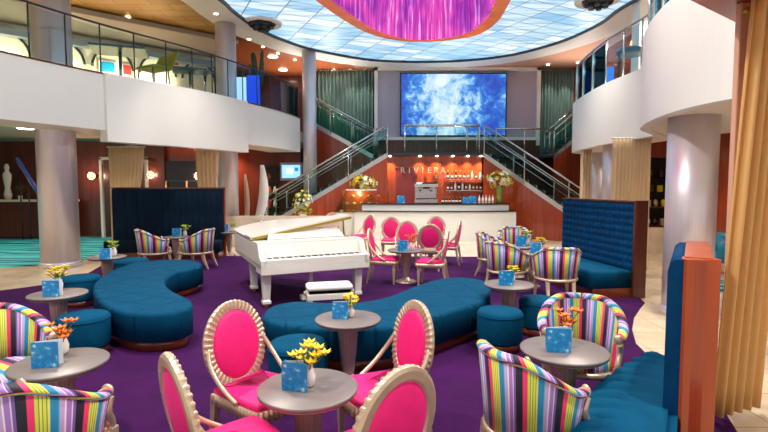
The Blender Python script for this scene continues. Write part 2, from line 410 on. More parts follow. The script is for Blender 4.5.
for k_ in ('velvet', 'velvet_dark', 'velvet_back'): M[k_].node_tree.nodes['Principled BSDF'].inputs['Specular IOR Level'].default_value = .1
# ================================================================== SETTING
def quad(pts, z0, z1): return MB().prism(pts, z0, z1)
struct(MB().box((-3, 9, -.1), (40, 34, .2)), 'floor', 'marble')
cp = [at(-140, 330, 0), at(0, 291, 0), at(75, 281, 0), at(108, 262, 0), at(205, 256, 0), at(330, 256, 0), at(480, 257, 0), at(566, 258, 0), at(600, 262, 0), at(645, 303, 0),
      at(640, 309, 0), at(634, 318, 0), at(632, 330, 0), at(636, 344, 0), at(648, 356, 0), at(700, 372, 0), at(760, 470, 0), at(900, 800, 0), at(-400, 800, 0)]
struct(MB().prism([(p.x, p.y) for p in cp], 0.0, .008), 'floor_carpet', 'carpet')
tp = [at(-180, 276, 0), at(0, 268, 0), at(40, 266, 0), at(80, 261, 0), at(112, 252, 0), at(215, 238, 0), at(215, 221, 0), at(-160, 221, 0)]
struct(MB().prism([(p.x, p.y) for p in tp], 0.0, .007), 'floor_turquoise_carpet', 'carpet_teal')
struct(MB().prism([(5.2, 6.5), (8, 6), (8, 9.5), (6.2, 9.4)], 0.0, .006), 'floor_turquoise_patch', 'carpet_teal')

# --- walls
wb = MB().box((-4, 22.1, 3.4), (34, .2, 6.8)); struct(wb, 'wall_back', 'wood_back')
struct(MB().box((8.1, 12, 3.4), (.2, 20, 6.8)), 'wall_right', 'wood')
struct(MB().box((-19.1, 13, 3.4), (.2, 18, 6.8)), 'wall_left', 'wood_back')
# wood panel wall on far left foreground of the lower deck
struct(MB().box((at(13, 200, Y=17.5).x-1.2, 17.5, 1.7), (3.6, .2, 3.4)), 'wall_left_panel', 'wood_dark')

# --- left balcony
LF = catmull([(-8.6, 5.5), (-7.7, 7.3), (-7.0, 8.85), (-6.1, 10.7), (-4.85, 12.6), (-4.05, 14.3), (-3.35, 16.2), (-3.05, 17.8)], k=6)
LB = offset(LF, .14)
mb = MB(); band(mb, LF, LB, 3.05, 4.25); struct(mb, 'wall_left_balcony', 'white')
i0, i1 = 18, 31
thick = [p for p in LF[i0:i1]]
mb = MB(); band(mb, offset(thick, -.10), offset(thick, .2), 2.8, 4.27); struct(mb, 'wall_left_balcony_thick_section', 'white')
mb = MB(); band(mb, LB, offset(LF, 1.2), 3.05, 3.2); struct(mb, 'ceiling_left_balcony_lip', 'soffit')
up = [(p[0], p[1]) for p in offset(LF, .14)] + [(-3.2, 22), (-19, 22), (-19, 4)]
struct(MB().prism(up, 3.5, 3.9), 'ceiling_left_lower_deck', 'cream')
mb = MB(); band(mb, offset(LF, -.02), offset(LF, .16), 4.25, 4.28); struct(mb, 'trim_1', 'wood_dark')
# --- right balcony
RF = catmull([(6.6, 15.6), (5.75, 14.9), (5.42, 13.6), (5.24, 11.8), (5.3, 10.3), (5.3, 9.5)], k=6)
RN = catmull([(5.3, 9.5), (4.9, 9.0), (4.38, 8.35), (4.08, 7.74), (3.82, 6.95), (3.68, 6.2), (3.68, 5.65), (3.8, 5.2), (4.1, 4.6), (4.7, 4.0), (5.6, 3.7)], k=6)
for nm, C, z0 in (('wall_right_balcony_far', RF, 2.82), ('wall_right_balcony_near', RN, 2.78)):
    mb = MB(); band(mb, C, offset(C, .14), z0, 4.25); struct(mb, nm, 'white')
mb = MB(); band(mb, offset(RF, .13), offset(RF, 1.1), 2.84, 2.95); struct(mb, 'ceiling_right_balcony_lip', 'soffit')
ni = [p for p in offset(RN, .13)]
struct(MB().prism([(p[0], p[1]) for p in ni] + [(6.2, 4.2), (6.3, 9.0), (5.9, 9.5)], 2.8, 2.95), 'ceiling_right_round_soffit', 'soffit')
struct(MB().prism([(p[0], p[1]) for p in offset(RF, .14)] + [(p[0], p[1]) for p in ni[1:]] + [(8, 3.7), (8, 22), (6.9, 16)], 3.2, 3.9), 'ceiling_right_lower_deck', 'cream')
# low tan ceiling over the near drape
a, b = at(690, 0, z=3.3), at(737, 23, z=3.3)
dx = (b - a).normalized()
struct(MB().prism([(a - dx*.6)[:2], (b + dx*1.2)[:2], (b + dx*1.2 + Vector((1.2, -1.2, 0)))[:2], (a - dx*.6 + Vector((1.6, -1.6, 0)))[:2]], 3.3, 3.45), 'ceiling_near_canopy', 'wood_end')

# --- ring, skylight, upper ceiling
ZC = 6.7
ring_px = [(219, 0), (235, 14), (262, 32), (300, 47), (330, 54), (370, 60.5), (415, 62.5), (460, 61.5), (500, 57.5), (530, 51.5), (568, 40), (600, 25), (622, 9)]
RP = [at(x, y, z=ZC) for x, y in ring_px]
RP = [Vector((p.x, p.y)) for p in RP]
RP += [Vector(p) for p in ((6.9, 11.5), (6.7, 8), (6.2, 3), (5, -2), (0, -4), (-5, -2), (-6.0, 3), (-5.6, 8), (-4.9, 10.8))]
RC = catmull(RP, closed=True, k=5)
sgn = 1
if sum(RC[i-1].x*RC[i].y-RC[i].x*RC[i-1].y for i in range(len(RC))) > 0: sgn = -1   # outward offset
out1 = offset(RC, sgn*1.0, True)
def closedband(A, B, z0, z1):
    return band(MB(), list(A)+[A[0]], list(B)+[B[0]], z0, z1)
struct(closedband(RC, out1, ZC, ZC+.2), 'ceiling_ring_soffit', 'white')
struct(closedband(offset(RC, -sgn*.05, True), offset(RC, sgn*.015, True), ZC-.02, ZC+.1), 'trim_2', mat('dark_ring', '#1f3038', .4))
struct(MB().prism([(p.x, p.y) for p in offset(RC, sgn*.06, True)], ZC+.06, ZC+.1), 'ceiling_skylight', 'skylight')
def outer(name, pred, big, m, z=ZC+.04):
    idx = [i for i, p in enumerate(out1) if pred(p)]
    # rotate so that the run is contiguous
    n = len(out1); st = next(i for i in idx if (i-1) % n not in idx)
    run = []; i = st
    while i % n in idx: run.append(out1[i % n]); i += 1
    struct(MB().prism([(p.x, p.y) for p in run] + big(run), z, z+.15), name, m)
outer('ceiling_left_gold', lambda p: p.x < 1 and p.y < 16.9, lambda r: ([(-19, r[-1].y), (-19, r[0].y)] if abs(r[-1].x) > 1.5 else [(-19, r[-1].y), (-19, r[0].y)]), 'gold_ceiling')
outer('ceiling_left_wood', lambda p: p.x < -1 and p.y >= 16.3, lambda r: ([(-1, 22), (-19, 22), (-19, 16.3)] if r[-1].x > r[0].x else [(-19, 16.3), (-19, 22), (-1, 22)]), 'brown_ceiling', ZC+.02)
outer('ceiling_right_wood', lambda p: p.x >= -1.5 and p.y >= 1, lambda r: ([(8.2, 1), (8.2, 22), (-1.5, 22)] if r[-1].y < r[0].y else [(-1.5, 22), (8.2, 22), (8.2, 1)]), mat('peach_ceiling', '#d9a68c', .5), ZC+.03)

# --- upper left deck back wall (cream with arches), and deck edge
A, B = Vector((-13.2, 12.6)), Vector((-6.3, 18.3))
def wallrun(A, B, z0, z1, th=.15):
    d = (B-A).normalized(); n = Vector((-d.y, d.x))*th
    return MB().prism([A[:], B[:], (B+n)[:], (A+n)[:]], z0, z1)
struct(wallrun(A, B, 3.9, 6.7), 'wall_upper_left', mat('cream_wall', '#f0e2c4', .5))
struct(wallrun(Vector((-17, 8.5)), A, 3.9, 6.7), 'wall_upper_left_brown', 'wood_dark')
d = (B-A).normalized(); nrm = Vector((d.y, -d.x))
# blue-grey beam along that wall
struct(wallrun(A+nrm*.35, B+nrm*.35, 6.15, 6.35, .3), 'trim_3', mat('blue_grey_beam', '#8c9aa8', .4))
struct(wallrun(A+nrm*2.3, B+nrm*2.3, 6.55, 6.69, 2.3), 'trim_4', mat('grey_beam', '#9c948c', .5))
arch_m = mat('warm_arch', '#fff4dc', .5)
for k in range(6):
    c = A+(B-A)*(.16+.155*k)+nrm*.03
    mb = MB(); pts = [(c + d*.55*math.cos(t))[:] + (5.65+.6*math.sin(t),) for t in [PI*i/14 for i in range(15)]]
    pts2 = [(c + d*.62*math.cos(t))[:] + (5.65+.67*math.sin(t),) for t in [PI*i/14 for i in range(15)]]
    mb.loft([[Vector(p)+Vector((nrm.x, nrm.y, 0))*q for q in (0, .04)] + [Vector(r_)+Vector((nrm.x, nrm.y, 0))*q for q in (.04, 0)] for p, r_ in zip(pts, pts2)])
    o = mb.build('arch_moulding', 'steel_dark'); o['kind'] = 'structure'
    if k < 5: spot('arch_wall_fill', (c.x+nrm.x*.5, c.y+nrm.y*.5, 5.2), 70, (1, .85, .6), 120, (-nrm.x, -nrm.y, .5), .05)  # extra wash added to brighten the cream wall

# --- columns
def column(x, y, r, z1, label, m='column'):
    t = thing('column', label, 'column', (x, y, 0))
    MB().lathe([(r, .06), (r, z1)], 48).build('shaft', m, t)
    MB().lathe([(r*1.08, 0), (r*1.08, .10), (r*1.02, .13)], 48).build('base', m, t)
    return t
p = at(56, 268, z=0)
column(-7.35, 10.95, .385, 6.7, 'thick lavender silver column rising through the left balcony beside the turquoise carpet')
column(-4.8, 15.0, .30, 6.7, 'pale column behind the curved left balcony, next to the tied curtain')
column(-2.74, 18.05, .25, 6.7, 'slim tall pale column at the end of the left balcony beside the staircase')
column(4.33, 6.85, .315, 2.8, 'thick silver column at right under the round soffit, behind the booth', 'column')
column(6.62, 15.0, .23, 3.2, 'slim grey column seen far back right behind the gold curtains', 'column')
column(5.75, 12.1, .30, 3.2, 'lavender column half hidden by the gathered gold curtain at right')

# --- lower-left deck: doorway, framed opening, dark entry
def frame(name, x0, x1, z0, z1, y, t, m, parent=None, dep=.06):
    mb = MB(); mb.box(((x0+x1)/2, y, z1-t/2), (x1-x0, dep, t)); mb.box(((x0+x1)/2, y, z0+t/2), (x1-x0, dep, t))
    mb.box((x0+t/2, y, (z0+z1)/2), (t, dep, z1-z0-2*t)); mb.box((x1-t/2, y, (z0+z1)/2), (t, dep, z1-z0-2*t)); return mb.build(name, m, parent)
Y = 17.0
a, b = at(103, 217, Y=Y), at(146, 158.5, Y=Y)
t = thing('door_frame', 'white framed glazed opening beside the gold curtain on the far left wall', 'door frame', ((a.x+b.x)/2, Y, 0))
w_ = b.x-a.x
MB().box((-w_/2, 0, 1.4), (.08, .12, 2.8)).build('jamb', 'white', t); MB().box((w_/2, 0, 1.4), (.08, .12, 2.8)).build('jamb', 'white', t)
MB().box((0, 0, b.z), (w_+.08, .12, .09)).build('lintel', 'white', t)
MB().box((0, .02, 1.4), (w_-.08, .02, 2.6)).build('pane', 'glass_blue', t)
struct(MB().box((-10.5, 17.4, 1.7), (5.4, .2, 3.4)), 'wall_left_lower', 'wood_dark')
struct(MB().box((-5.0, 18.75, 1.7), (3.6, .15, 3.4)), 'wall_left_screen', 'wood_back')
a, b = at(158, 190, Y=16.9), at(190, 161, Y=16.9)
struct(MB().box(((a.x+b.x)/2, 17.6, 1.7), (3.4, .2, 3.4)), 'wall_left_entry', 'wood')
t = thing('door_entry', 'dark double entrance door with two pale upright handles beyond the left booth', 'door', ((a.x+b.x)/2, 17.4, 0))
MB().box((0, 0, 1.35), (1.9, .1, 2.7)).build('door_leaf', 'black', t)
for s in (-.45, .28): MB().tube([(s, -.12, .4), (s, -.12, 2.0)], .035, 8).build('handle', 'champagne', t)
MB().box((0, -.05, 2.0), (1.9, .04, .05)).build('rail', 'steel_dark', t)
for px, py, yy, lab in ((93, 176, 17.2, 'glowing crystal wall sconce on the dark panelling left of the white framed opening'), (152, 175, 17.4, 'glowing crystal wall sconce right of the white framed opening'),
                    (199, 176, 17.4, 'glowing wall sconce at the edge of the second left curtain')):
    p = at(px, py, Y=yy)
    t = thing('wall_sconce', lab, 'wall lamp', (p.x, p.y, p.z), 0, 'crystal sconces on the left wall')
    MB().lathe([(.1, -.02), (.1, 0)], 16, mx=Matrix.Rotation(PI/2, 4, 'X')).build('backplate', 'gold_trim', t)
    mb = MB()
    for k in range(9):
        an = k*2*PI/9; mb.sphere((.11*math.cos(an), -.1, .11*math.sin(an)), .035, 6, 4)
    mb.sphere((0, -.12, 0), .05, 8, 5); mb.build('crystals', 'sconce', t)
    l = bpy.data.lights.new('sconce_light', 'POINT'); l.energy = 25; l.color = (1, .5, .3); l.shadow_soft_size = .1
    lo = bpy.data.objects.new('sconce_light', l); COL.objects.link(lo); lo.location = (p.x, p.y-.35, p.z)

# ================================================================== STAGE AND STAIRS
YS = 20.5
struct(MB().box((3.05, YS+.1, 4.85), (6.9, .2, 3.7)), 'wall_stage', mat('grey_panel', '#b3acbd', .5))
mb = MB()
for x in (-.33, 6.42): mb.box((x, YS-.06, 5.1), (.14, .14, 3.2))
mb.box((3.05, YS-.06, 6.64), (6.9, .14, .14)); mb.box((3.05, YS-.06, 3.78), (6.9, .16, .12))
struct(mb, 'trim_5', 'white')
struct(MB().box((3.05, YS-.02, 3.36), (6.9, .1, .74)), 'wall_stage_base', 'wood_dark')
a, b = at(400, 136.5, Y=YS-.12), at(507, 73, Y=YS-.12)
t = thing('video_screen', 'large glowing blue video screen on the stage wall above the stairs', 'screen', ((a.x+b.x)/2, YS-.12, (a.z+b.z)/2))
W_, H_ = b.x-a.x, b.z-a.z
MB().box((0, 0, 0), (W_, .08, H_)).build('bezel', 'black', t)
MB().box((0, -.045, 0), (W_-.1, .02, H_-.1)).build('display', 'screen', t)
def drape(name, x0, x1, z0, z1, y, m, label, cat='curtain', folds=10, amp=.035, group=None, x0b=None, x1b=None, waist=None, pitch=0, ex=1.5):
    t = thing(name, label, cat, ((x0+x1)/2, y, z0), 0, group)
    cx = (x0+x1)/2; n = folds*10; rows = 14; vs = []
    x0b = x0 if x0b is None else x0b; x1b = x1 if x1b is None else x1b
    for i in range(rows+1):
        v = i/rows; z = (z1-z0)*(1-v)
        lo = x0+(x0b-x0)*(v**ex); hi = x1+(x1b-x1)*(v**ex)
        if waist: 
            wv, wx, ww = waist; k = math.exp(-((v-wv)/.22)**2); lo = lo*(1-k)+(wx-ww/2)*k; hi = hi*(1-k)+(wx+ww/2)*k
        vs.append([(lo+(hi-lo)*j/n-cx, (amp*math.sin(folds*2*PI*j/n)+amp*.4*math.sin(folds*3.3*j/n*2+v*2)) + pitch*(j/n-.5), z) for j in range(n+1)])
    mb = MB(); mb.loft(vs, closed=False)
    o = mb.build('cloth', m, t); md = o.modifiers.new('s', 'SOLIDIFY'); md.thickness = .006
    mb = MB().tube([(x0-cx-.03, -pitch/2, z1-z0+.01), (x1-cx+.03, pitch/2, z1-z0+.01)], .02, 8); mb.build('track', 'soffit', t)
    return t
drape('stage_curtain', -3.0, -.45, 3.0, 6.66, 20.75, 'curtain_green', 'tall pleated green curtain left of the video screen', folds=16, amp=.07)
drape('stage_curtain', 6.55, 8.0, 3.0, 6.66, 20.75, 'curtain_green', 'tall pleated green curtain right of the video screen', folds=10, amp=.07)
for x in (-2.4, -1.4, -.8, 6.9, 7.6):
    spot('curtain_spot', (x, 20.2, 6.6), 45, (1, .95, .8), 60, (0, .25, -1), .03)
drape('gold_curtain', *sorted((at(108, 145, Y=12.9).x, at(144, 145, Y=12.9).x)), 0.02, 2.84, 12.9, 'curtain_gold', 'gathered sheer gold curtain behind the left end of the left booth', folds=9, x1b=at(125, 190, Y=12.9).x)
drape('gold_curtain', at(195, 145, Y=14).x, at(217, 145, Y=14).x, .02, 2.84, 14.0, 'curtain_gold', 'narrow sheer gold curtain beyond the right end of the left booth', folds=5, x0b=at(203, 190, Y=14).x, x1b=at(217, 190, Y=14).x)
drape('gold_curtain', at(581, 150, Y=13.4).x, at(592, 150, Y=13.4).x, .02, 2.83, 13.4, 'curtain_gold', 'narrowest gold curtain hanging at the far tip of the right balcony', folds=4)
drape('gold_curtain', at(613, 142, Y=10.4).x, at(651, 142, Y=10.4).x, .02, 2.83, 10.4, 'curtain_gold', 'pleated sheer gold curtain behind the right end of the tall quilted booth', folds=10)

# landing
struct(MB().prism([(-.4, 20.4), (-.4, 18.9), (.15, 18.6), (.05, 17.6), (3.65, 17.6), (3.7, 18.6), (6.6, 18.9), (6.6, 20.4)], 2.92, 3.0), 'floor_landing', 'steel_dark')
struct(MB().prism([(.1, 17.95), (3.6, 17.95), (3.6, 18.1), (.1, 18.1)], 0, 2.92), 'wall_bar_back', 'wood')
struct(MB().box((3.05, 19.95, 1.42), (7.4, .1, 2.84)), 'wall_under_landing', 'wood_dark')

def flight(name, label, P0, P1, width, n, glassm='glass', wood='wood', side=-1, cat='staircase', rails=(0, 1), post0=True, fill=True, ext=0):
    """P0 lower near corner, P1 upper near corner; the far edge lies at +Y*width"""
    P0 = Vector(P0); P1 = Vector(P1); t = thing(name, label, cat, (P0.x, P0.y, 0))
    O = Vector((P0.x, P0.y, 0)); wv = Vector((0, width, 0))
    for i in range(n):
        a = P0+(P1-P0)*(i/n)-O; b = P0+(P1-P0)*((i+1)/n)-O
        zt = b.z
        mb = MB(); q = [(a.x, a.y), (b.x, b.y), (b.x, b.y+width), (a.x, a.y+width)]
        mb.prism(q, zt-.05, zt); mb.build('tread', 'steel_dark', t)
        mb = MB(); dn = (b-a).normalized(); hv = Vector((dn.x, dn.y, 0)).normalized()*.02
        mb.prism([(a.x, a.y), (a.x+hv.x, a.y+hv.y), (a.x+hv.x, a.y+hv.y+width), (a.x, a.y+width)], a.z-.02, zt-.05); mb.build('riser', 'steel', t)
    for k, w0 in ((0, Vector((0, -.03, 0))), (1, Vector((0, width, 0)))):
        a = P0-O+w0; b = P1-O+w0
        mb = MB(); vs = []
        for p, in ((a,), (b,)):
            vs.append([(p.x, p.y, p.z-.16), (p.x, p.y, p.z+.02), (p.x, p.y+.05, p.z+.02), (p.x, p.y+.05, p.z-.16)])
        mb.loft(vs, smooth=False); mb.build('stringer', 'steel', t)
        if fill:
            vs = [[(a.x, a.y+.01, 0 if P0.z > .1 else -.0), (a.x, a.y+.01, max(a.z-.15, .01)), (a.x, a.y+.04, max(a.z-.15, .01)), (a.x, a.y+.04, 0)],
                  [(b.x, b.y+.01, 0), (b.x, b.y+.01, b.z-.15), (b.x, b.y+.04, b.z-.15), (b.x, b.y+.04, 0)]]
            MB().loft(vs, smooth=False).build('side_panel', wood, t)
        if k not in rails: continue
        w2 = w0
        pn = 3
        for i in range(pn):
            u0 = i/pn+.01; u1 = (i+1)/pn-.01
            p = a+(b-a)*u0; q = a+(b-a)*u1
            MB().loft([[(p.x, p.y, p.z+.02), (p.x, p.y, p.z+.92), (p.x, p.y+.015, p.z+.92), (p.x, p.y+.015, p.z+.02)], [(q.x, q.y, q.z+.02), (q.x, q.y, q.z+.92), (q.x, q.y+.015, q.z+.92), (q.x, q.y+.015, q.z+.02)]], smooth=False).build('glass_panel', glassm, t)
        for i in range(pn+1):
            p = a+(b-a)*(i/pn)
            MB().tube([(p.x, p.y-.02, p.z-.1), (p.x, p.y-.02, p.z+.98)], .022, 8).build('post', 'steel', t)
        up = Vector((0, -.03, .98)); MB().tube([a+up, b+up], .032, 10).build('handrail', 'steel', t)
        up = Vector((0, -.06, .74)); MB().tube([a+up, b+up], .016, 8).build('lower_rail', 'steel', t)
    return t
fl = flight('staircase_flight', 'glass sided stairs climbing from the left up to the landing above the bar', (-4.05, 16.9, .50), (.12, 17.62, 3.0), 1.3, 14)
fr = flight('staircase_flight', 'glass sided stairs with dark stepped edge descending right of the bar', (7.2, 14.9, .0), (3.6, 17.6, 3.0), 1.35, 16)
flight('staircase_upper_flight', 'short upper flight with green glass rising left from the landing to the left balcony', (-2.95, 19.3, 4.4), (-.4, 19.0, 3.0), 1.1, 8, 'glass_green', 'wood', rails=(0, 1))
flight('staircase_upper_flight', 'short upper flight with green glass rising right from the landing behind the right balcony', (6.6, 19.0, 3.0), (8.0, 19.3, 4.15), 1.1, 7, 'glass_green', 'wood', rails=(0, 1))
# low marble plinth the left stair starts from
struct(MB().box((-4.9, 16.6, .26), (2.4, 2.6, .52)), 'floor_raised_plinth', 'marble_wall')
def balustrade(name, label, pts, z, h=1.0, gm='glass', posts=True, pr=.022, m='steel', step=1):
    t = thing(name, label, 'balustrade', (pts[0][0], pts[0][1], z)); O = Vector((pts[0][0], pts[0][1]))
    P = [Vector(p)-O for p in pts]
    for i in range(len(P)-1):
        a, b = P[i], P[i+1]; d = (b-a); L_ = d.length; d = d.normalized(); n = Vector((-d.y, d.x))*.012
        a2 = a+d*.015; b2 = b-d*.015
        MB().prism([a2[:], b2[:], (b2+n)[:], (a2+n)[:]], .04, h-.06).build('glass_panel', gm, t)
    for i, p in enumerate(P):
        if i % step == 0: MB().tube([(p.x, p.y, 0), (p.x, p.y, h)], pr, 8).build('post', m, t)
    MB().tube([(p.x, p.y, h) for p in P], pr*1.4, 8).build('handrail', m, t)
    return t
balustrade('landing_balustrade', 'glass balustrade with steel posts along the landing above the bar, before the screen', [(.75, 17.7), (1.9, 17.7), (3.0, 17.7), (3.45, 17.7)], 3.0, 1.0, 'glass', True, .03)
balustrade('landing_balustrade', 'short glass balustrade at the right end of the landing, right of the screen', [(4.3, 18.75), (5.4, 18.8), (6.4, 18.9)], 3.0, 1.0, 'glass')
balustrade('landing_balustrade', 'short glass balustrade at the left end of the landing, left of the screen', [(-.3, 18.95), (.1, 18.9)], 3.0, 1.0, 'glass')
lf2 = offset(LF, .07)
balustrade('balcony_balustrade', 'long curved glass balustrade with thin dark posts on top of the left balcony', [p for p in lf2[::2]], 4.28, 1.05, 'glass_blue', True, .016, 'steel_dark')
rf2 = offset(RF, .07)
balustrade('balcony_balustrade', 'curved glass balustrade with pale posts on the far right balcony', [p for p in rf2[::3]], 4.25, 1.05, 'glass_blue', True, .022, 'steel')
rn2 = offset(RN, .07)
balustrade('balcony_balustrade', 'glass balustrade on the rounded near right balcony', [p for p in rn2[::4]], 4.25, 1.05, 'glass_blue', True, .022, 'steel')
# ================================================================== FURNITURE
def face(p, q): return math.atan2(-(q[0]-p[0]), q[1]-p[1])
def rect_round(w, d, r, k=4, cx=0, cy=0):
    out = []
    for sx, sy, a0 in ((1, 1, 0), (-1, 1, 90), (-1, -1, 180), (1, -1, 270)):
        for i in range(k+1):
            a = R(a0+90*i/k); out.append((cx+sx*(w/2-r)+r*math.cos(a), cy+sy*(d/2-r)+r*math.sin(a)))
    return out
def cushion(mb, poly, z0, z1, r=.04, dome=.0, steps=4):
    P = [Vector(p) for p in poly]; rings = []
    area = sum(P[i-1].x*P[i].y-P[i].x*P[i-1].y for i in range(len(P)))
    s = 1 if area > 0 else -1
    c = sum(P, Vector((0, 0)))/len(P)
    rings.append([(p.x, p.y, z0) for p in P]); rings.append([(p.x, p.y, z1-r) for p in P])
    for i in range(1, steps+1):
        a = PI/2*i/steps; q = offset(P, s*r*(1-math.cos(a)), True)
        rings.append([(p.x, p.y, z1-r+r*math.sin(a)) for p in q])
    if dome:
        for f, zz in ((.7, .7), (.4, .95), (.1, 1.0)):
            rings.append([(c.x+(p.x-c.x)*f, c.y+(p.y-c.y)*f, z1+dome*zz) for p in q])
    mb.loft(rings); return mb

# ---- pink oval back chair (origin under the back, faces +Y)
def make_oval_chair():
    t = thing('oval_back_chair', 'x', 'chair', (0, 0, 0), 0, 'pink oval back chairs')
    cz = .715; tilt = R(9); T = Matrix.Translation((0, -.01, cz)) @ Matrix.Rotation(tilt, 4, 'X')
    rings = []; n = 264; a0, b0 = .225, .27
    for j in range(n+1):
        th = 2*PI*j/n; rid = 1+.11*math.cos(th*44); ring = []
        for k in range(10):
            al = 2*PI*k/10; rr = .034*(rid if math.sin(al) > -.2 else 1.0)
            ca = math.cos(al)*.034; ring.append(((a0+ca)*math.cos(th), .026*math.sin(al)*(rid if abs(math.sin(al)) > .3 else 1), (b0+ca)*math.sin(th)))
        rings.append(ring)
    rings = []
    for j in range(n+1):
        th = 2*PI*j/n; g = max(0, math.cos(th*44))**.5
        sec = [(-.034, -.016), (-.02, -.024), (.02, -.024), (.036, -.014), (.038+.004*g, .004), (.030+.004*g, .016+.006*g), (.0, .018+.007*g), (-.026, .016+.004*g), (-.034, .008)]
        rings.append([((a0+u)*math.cos(th), v, (b0+u)*math.sin(th)) for u, v in sec])
    MB().loft(rings, cap=False, mx=T, smooth=False).build('back_frame', 'champagne', t)
    mb = MB()
    prof = [(.205, 0), (.2, .014), (.17, .026), (.1, .036), (.002, .04)]
    ring = []
    for r_, h in [(p[0], p[1]) for p in prof]:
        ring.append([(r_*math.cos(2*PI*k/40), h, r_*1.2*math.sin(2*PI*k/40)) for k in range(40)])
    back = [[(x, -y, z) for (x, y, z) in rr] for rr in ring[::-1]]
    mb.loft(back[:-1]+ring, mx=T); mb.build('back_pad', 'pink', t)
    rail = []
    base = [(-.21, .0), (-.245, .42), (-.2, .50), (0, .525), (.2, .50), (.245, .42), (.21, .0)]
    C = catmull(base, k=10); per = 0; outl = []
    dens = []
    for i in range(len(C)-1):
        m_ = 6
        for q in range(m_): dens.append(C[i]+(C[i+1]-C[i])*q/m_)
    dens.append(C[-1])
    o_ = offset(dens, .0); L_ = 0
    for i, p in enumerate(dens):
        if i: L_ += (p-dens[i-1]).length
        tt = (dens[min(i+1, len(dens)-1)]-dens[max(i-1, 0)]).normalized(); g = .006*math.cos(L_*2*PI/.034)
        outl.append((p.x-tt.y*(g+.004), p.y+tt.x*(g+.004)))
    MB().prism(outl, .35, .43, smooth=True).build('seat_rail', 'champagne', t)
    mb = MB(); cushion(mb, [(p.x*.97, .005+p.y*.97) for p in C], .425, .475, .03, .022); mb.build('seat', 'pink', t)
    for s in (-1, 1):
        mb = MB().loft([[(s*.215+x*r_, .45+y*r_, z) for x, y in ((-1, -1), (1, -1), (1, 1), (-1, 1))] for r_, z in ((.028, .38), (.027, .33), (.02, .30), (.024, .27), (.013, 0))], smooth=False)
        mb.build('leg', 'champagne', t)
        mb = MB().loft([[(s*(.19)+x*r_, yy+y*r_, z) for x, y in ((-1, -1), (1, -1), (1, 1), (-1, 1))] for r_, z, yy in ((.026, .42, .01), (.022, .25, -.01), (.015, 0, -.07))], smooth=False)
        mb.build('leg', 'champagne', t)
        MB().tube(catmull([(s*.232, -.01, .74), (s*.262, .06, .63), (s*.262, .17, .52), (s*.247, .29, .44)], k=5), [.016]*16, 8).build('arm', 'champagne', t)
    mb = MB().loft([[(-.17, -.02, .40), (.17, -.02, .40), (.17, .02, .40), (-.17, .02, .40)], [(-.12, -.02, .44), (.12, -.02, .44), (.12, .01, .44), (-.12, .01, .44)], [(-.15, .015, .515), (.15, .015, .515), (.15, .04, .515), (-.15, .04, .515)]], smooth=False)
    mb.build('back_bracket', 'champagne', t)
    return t
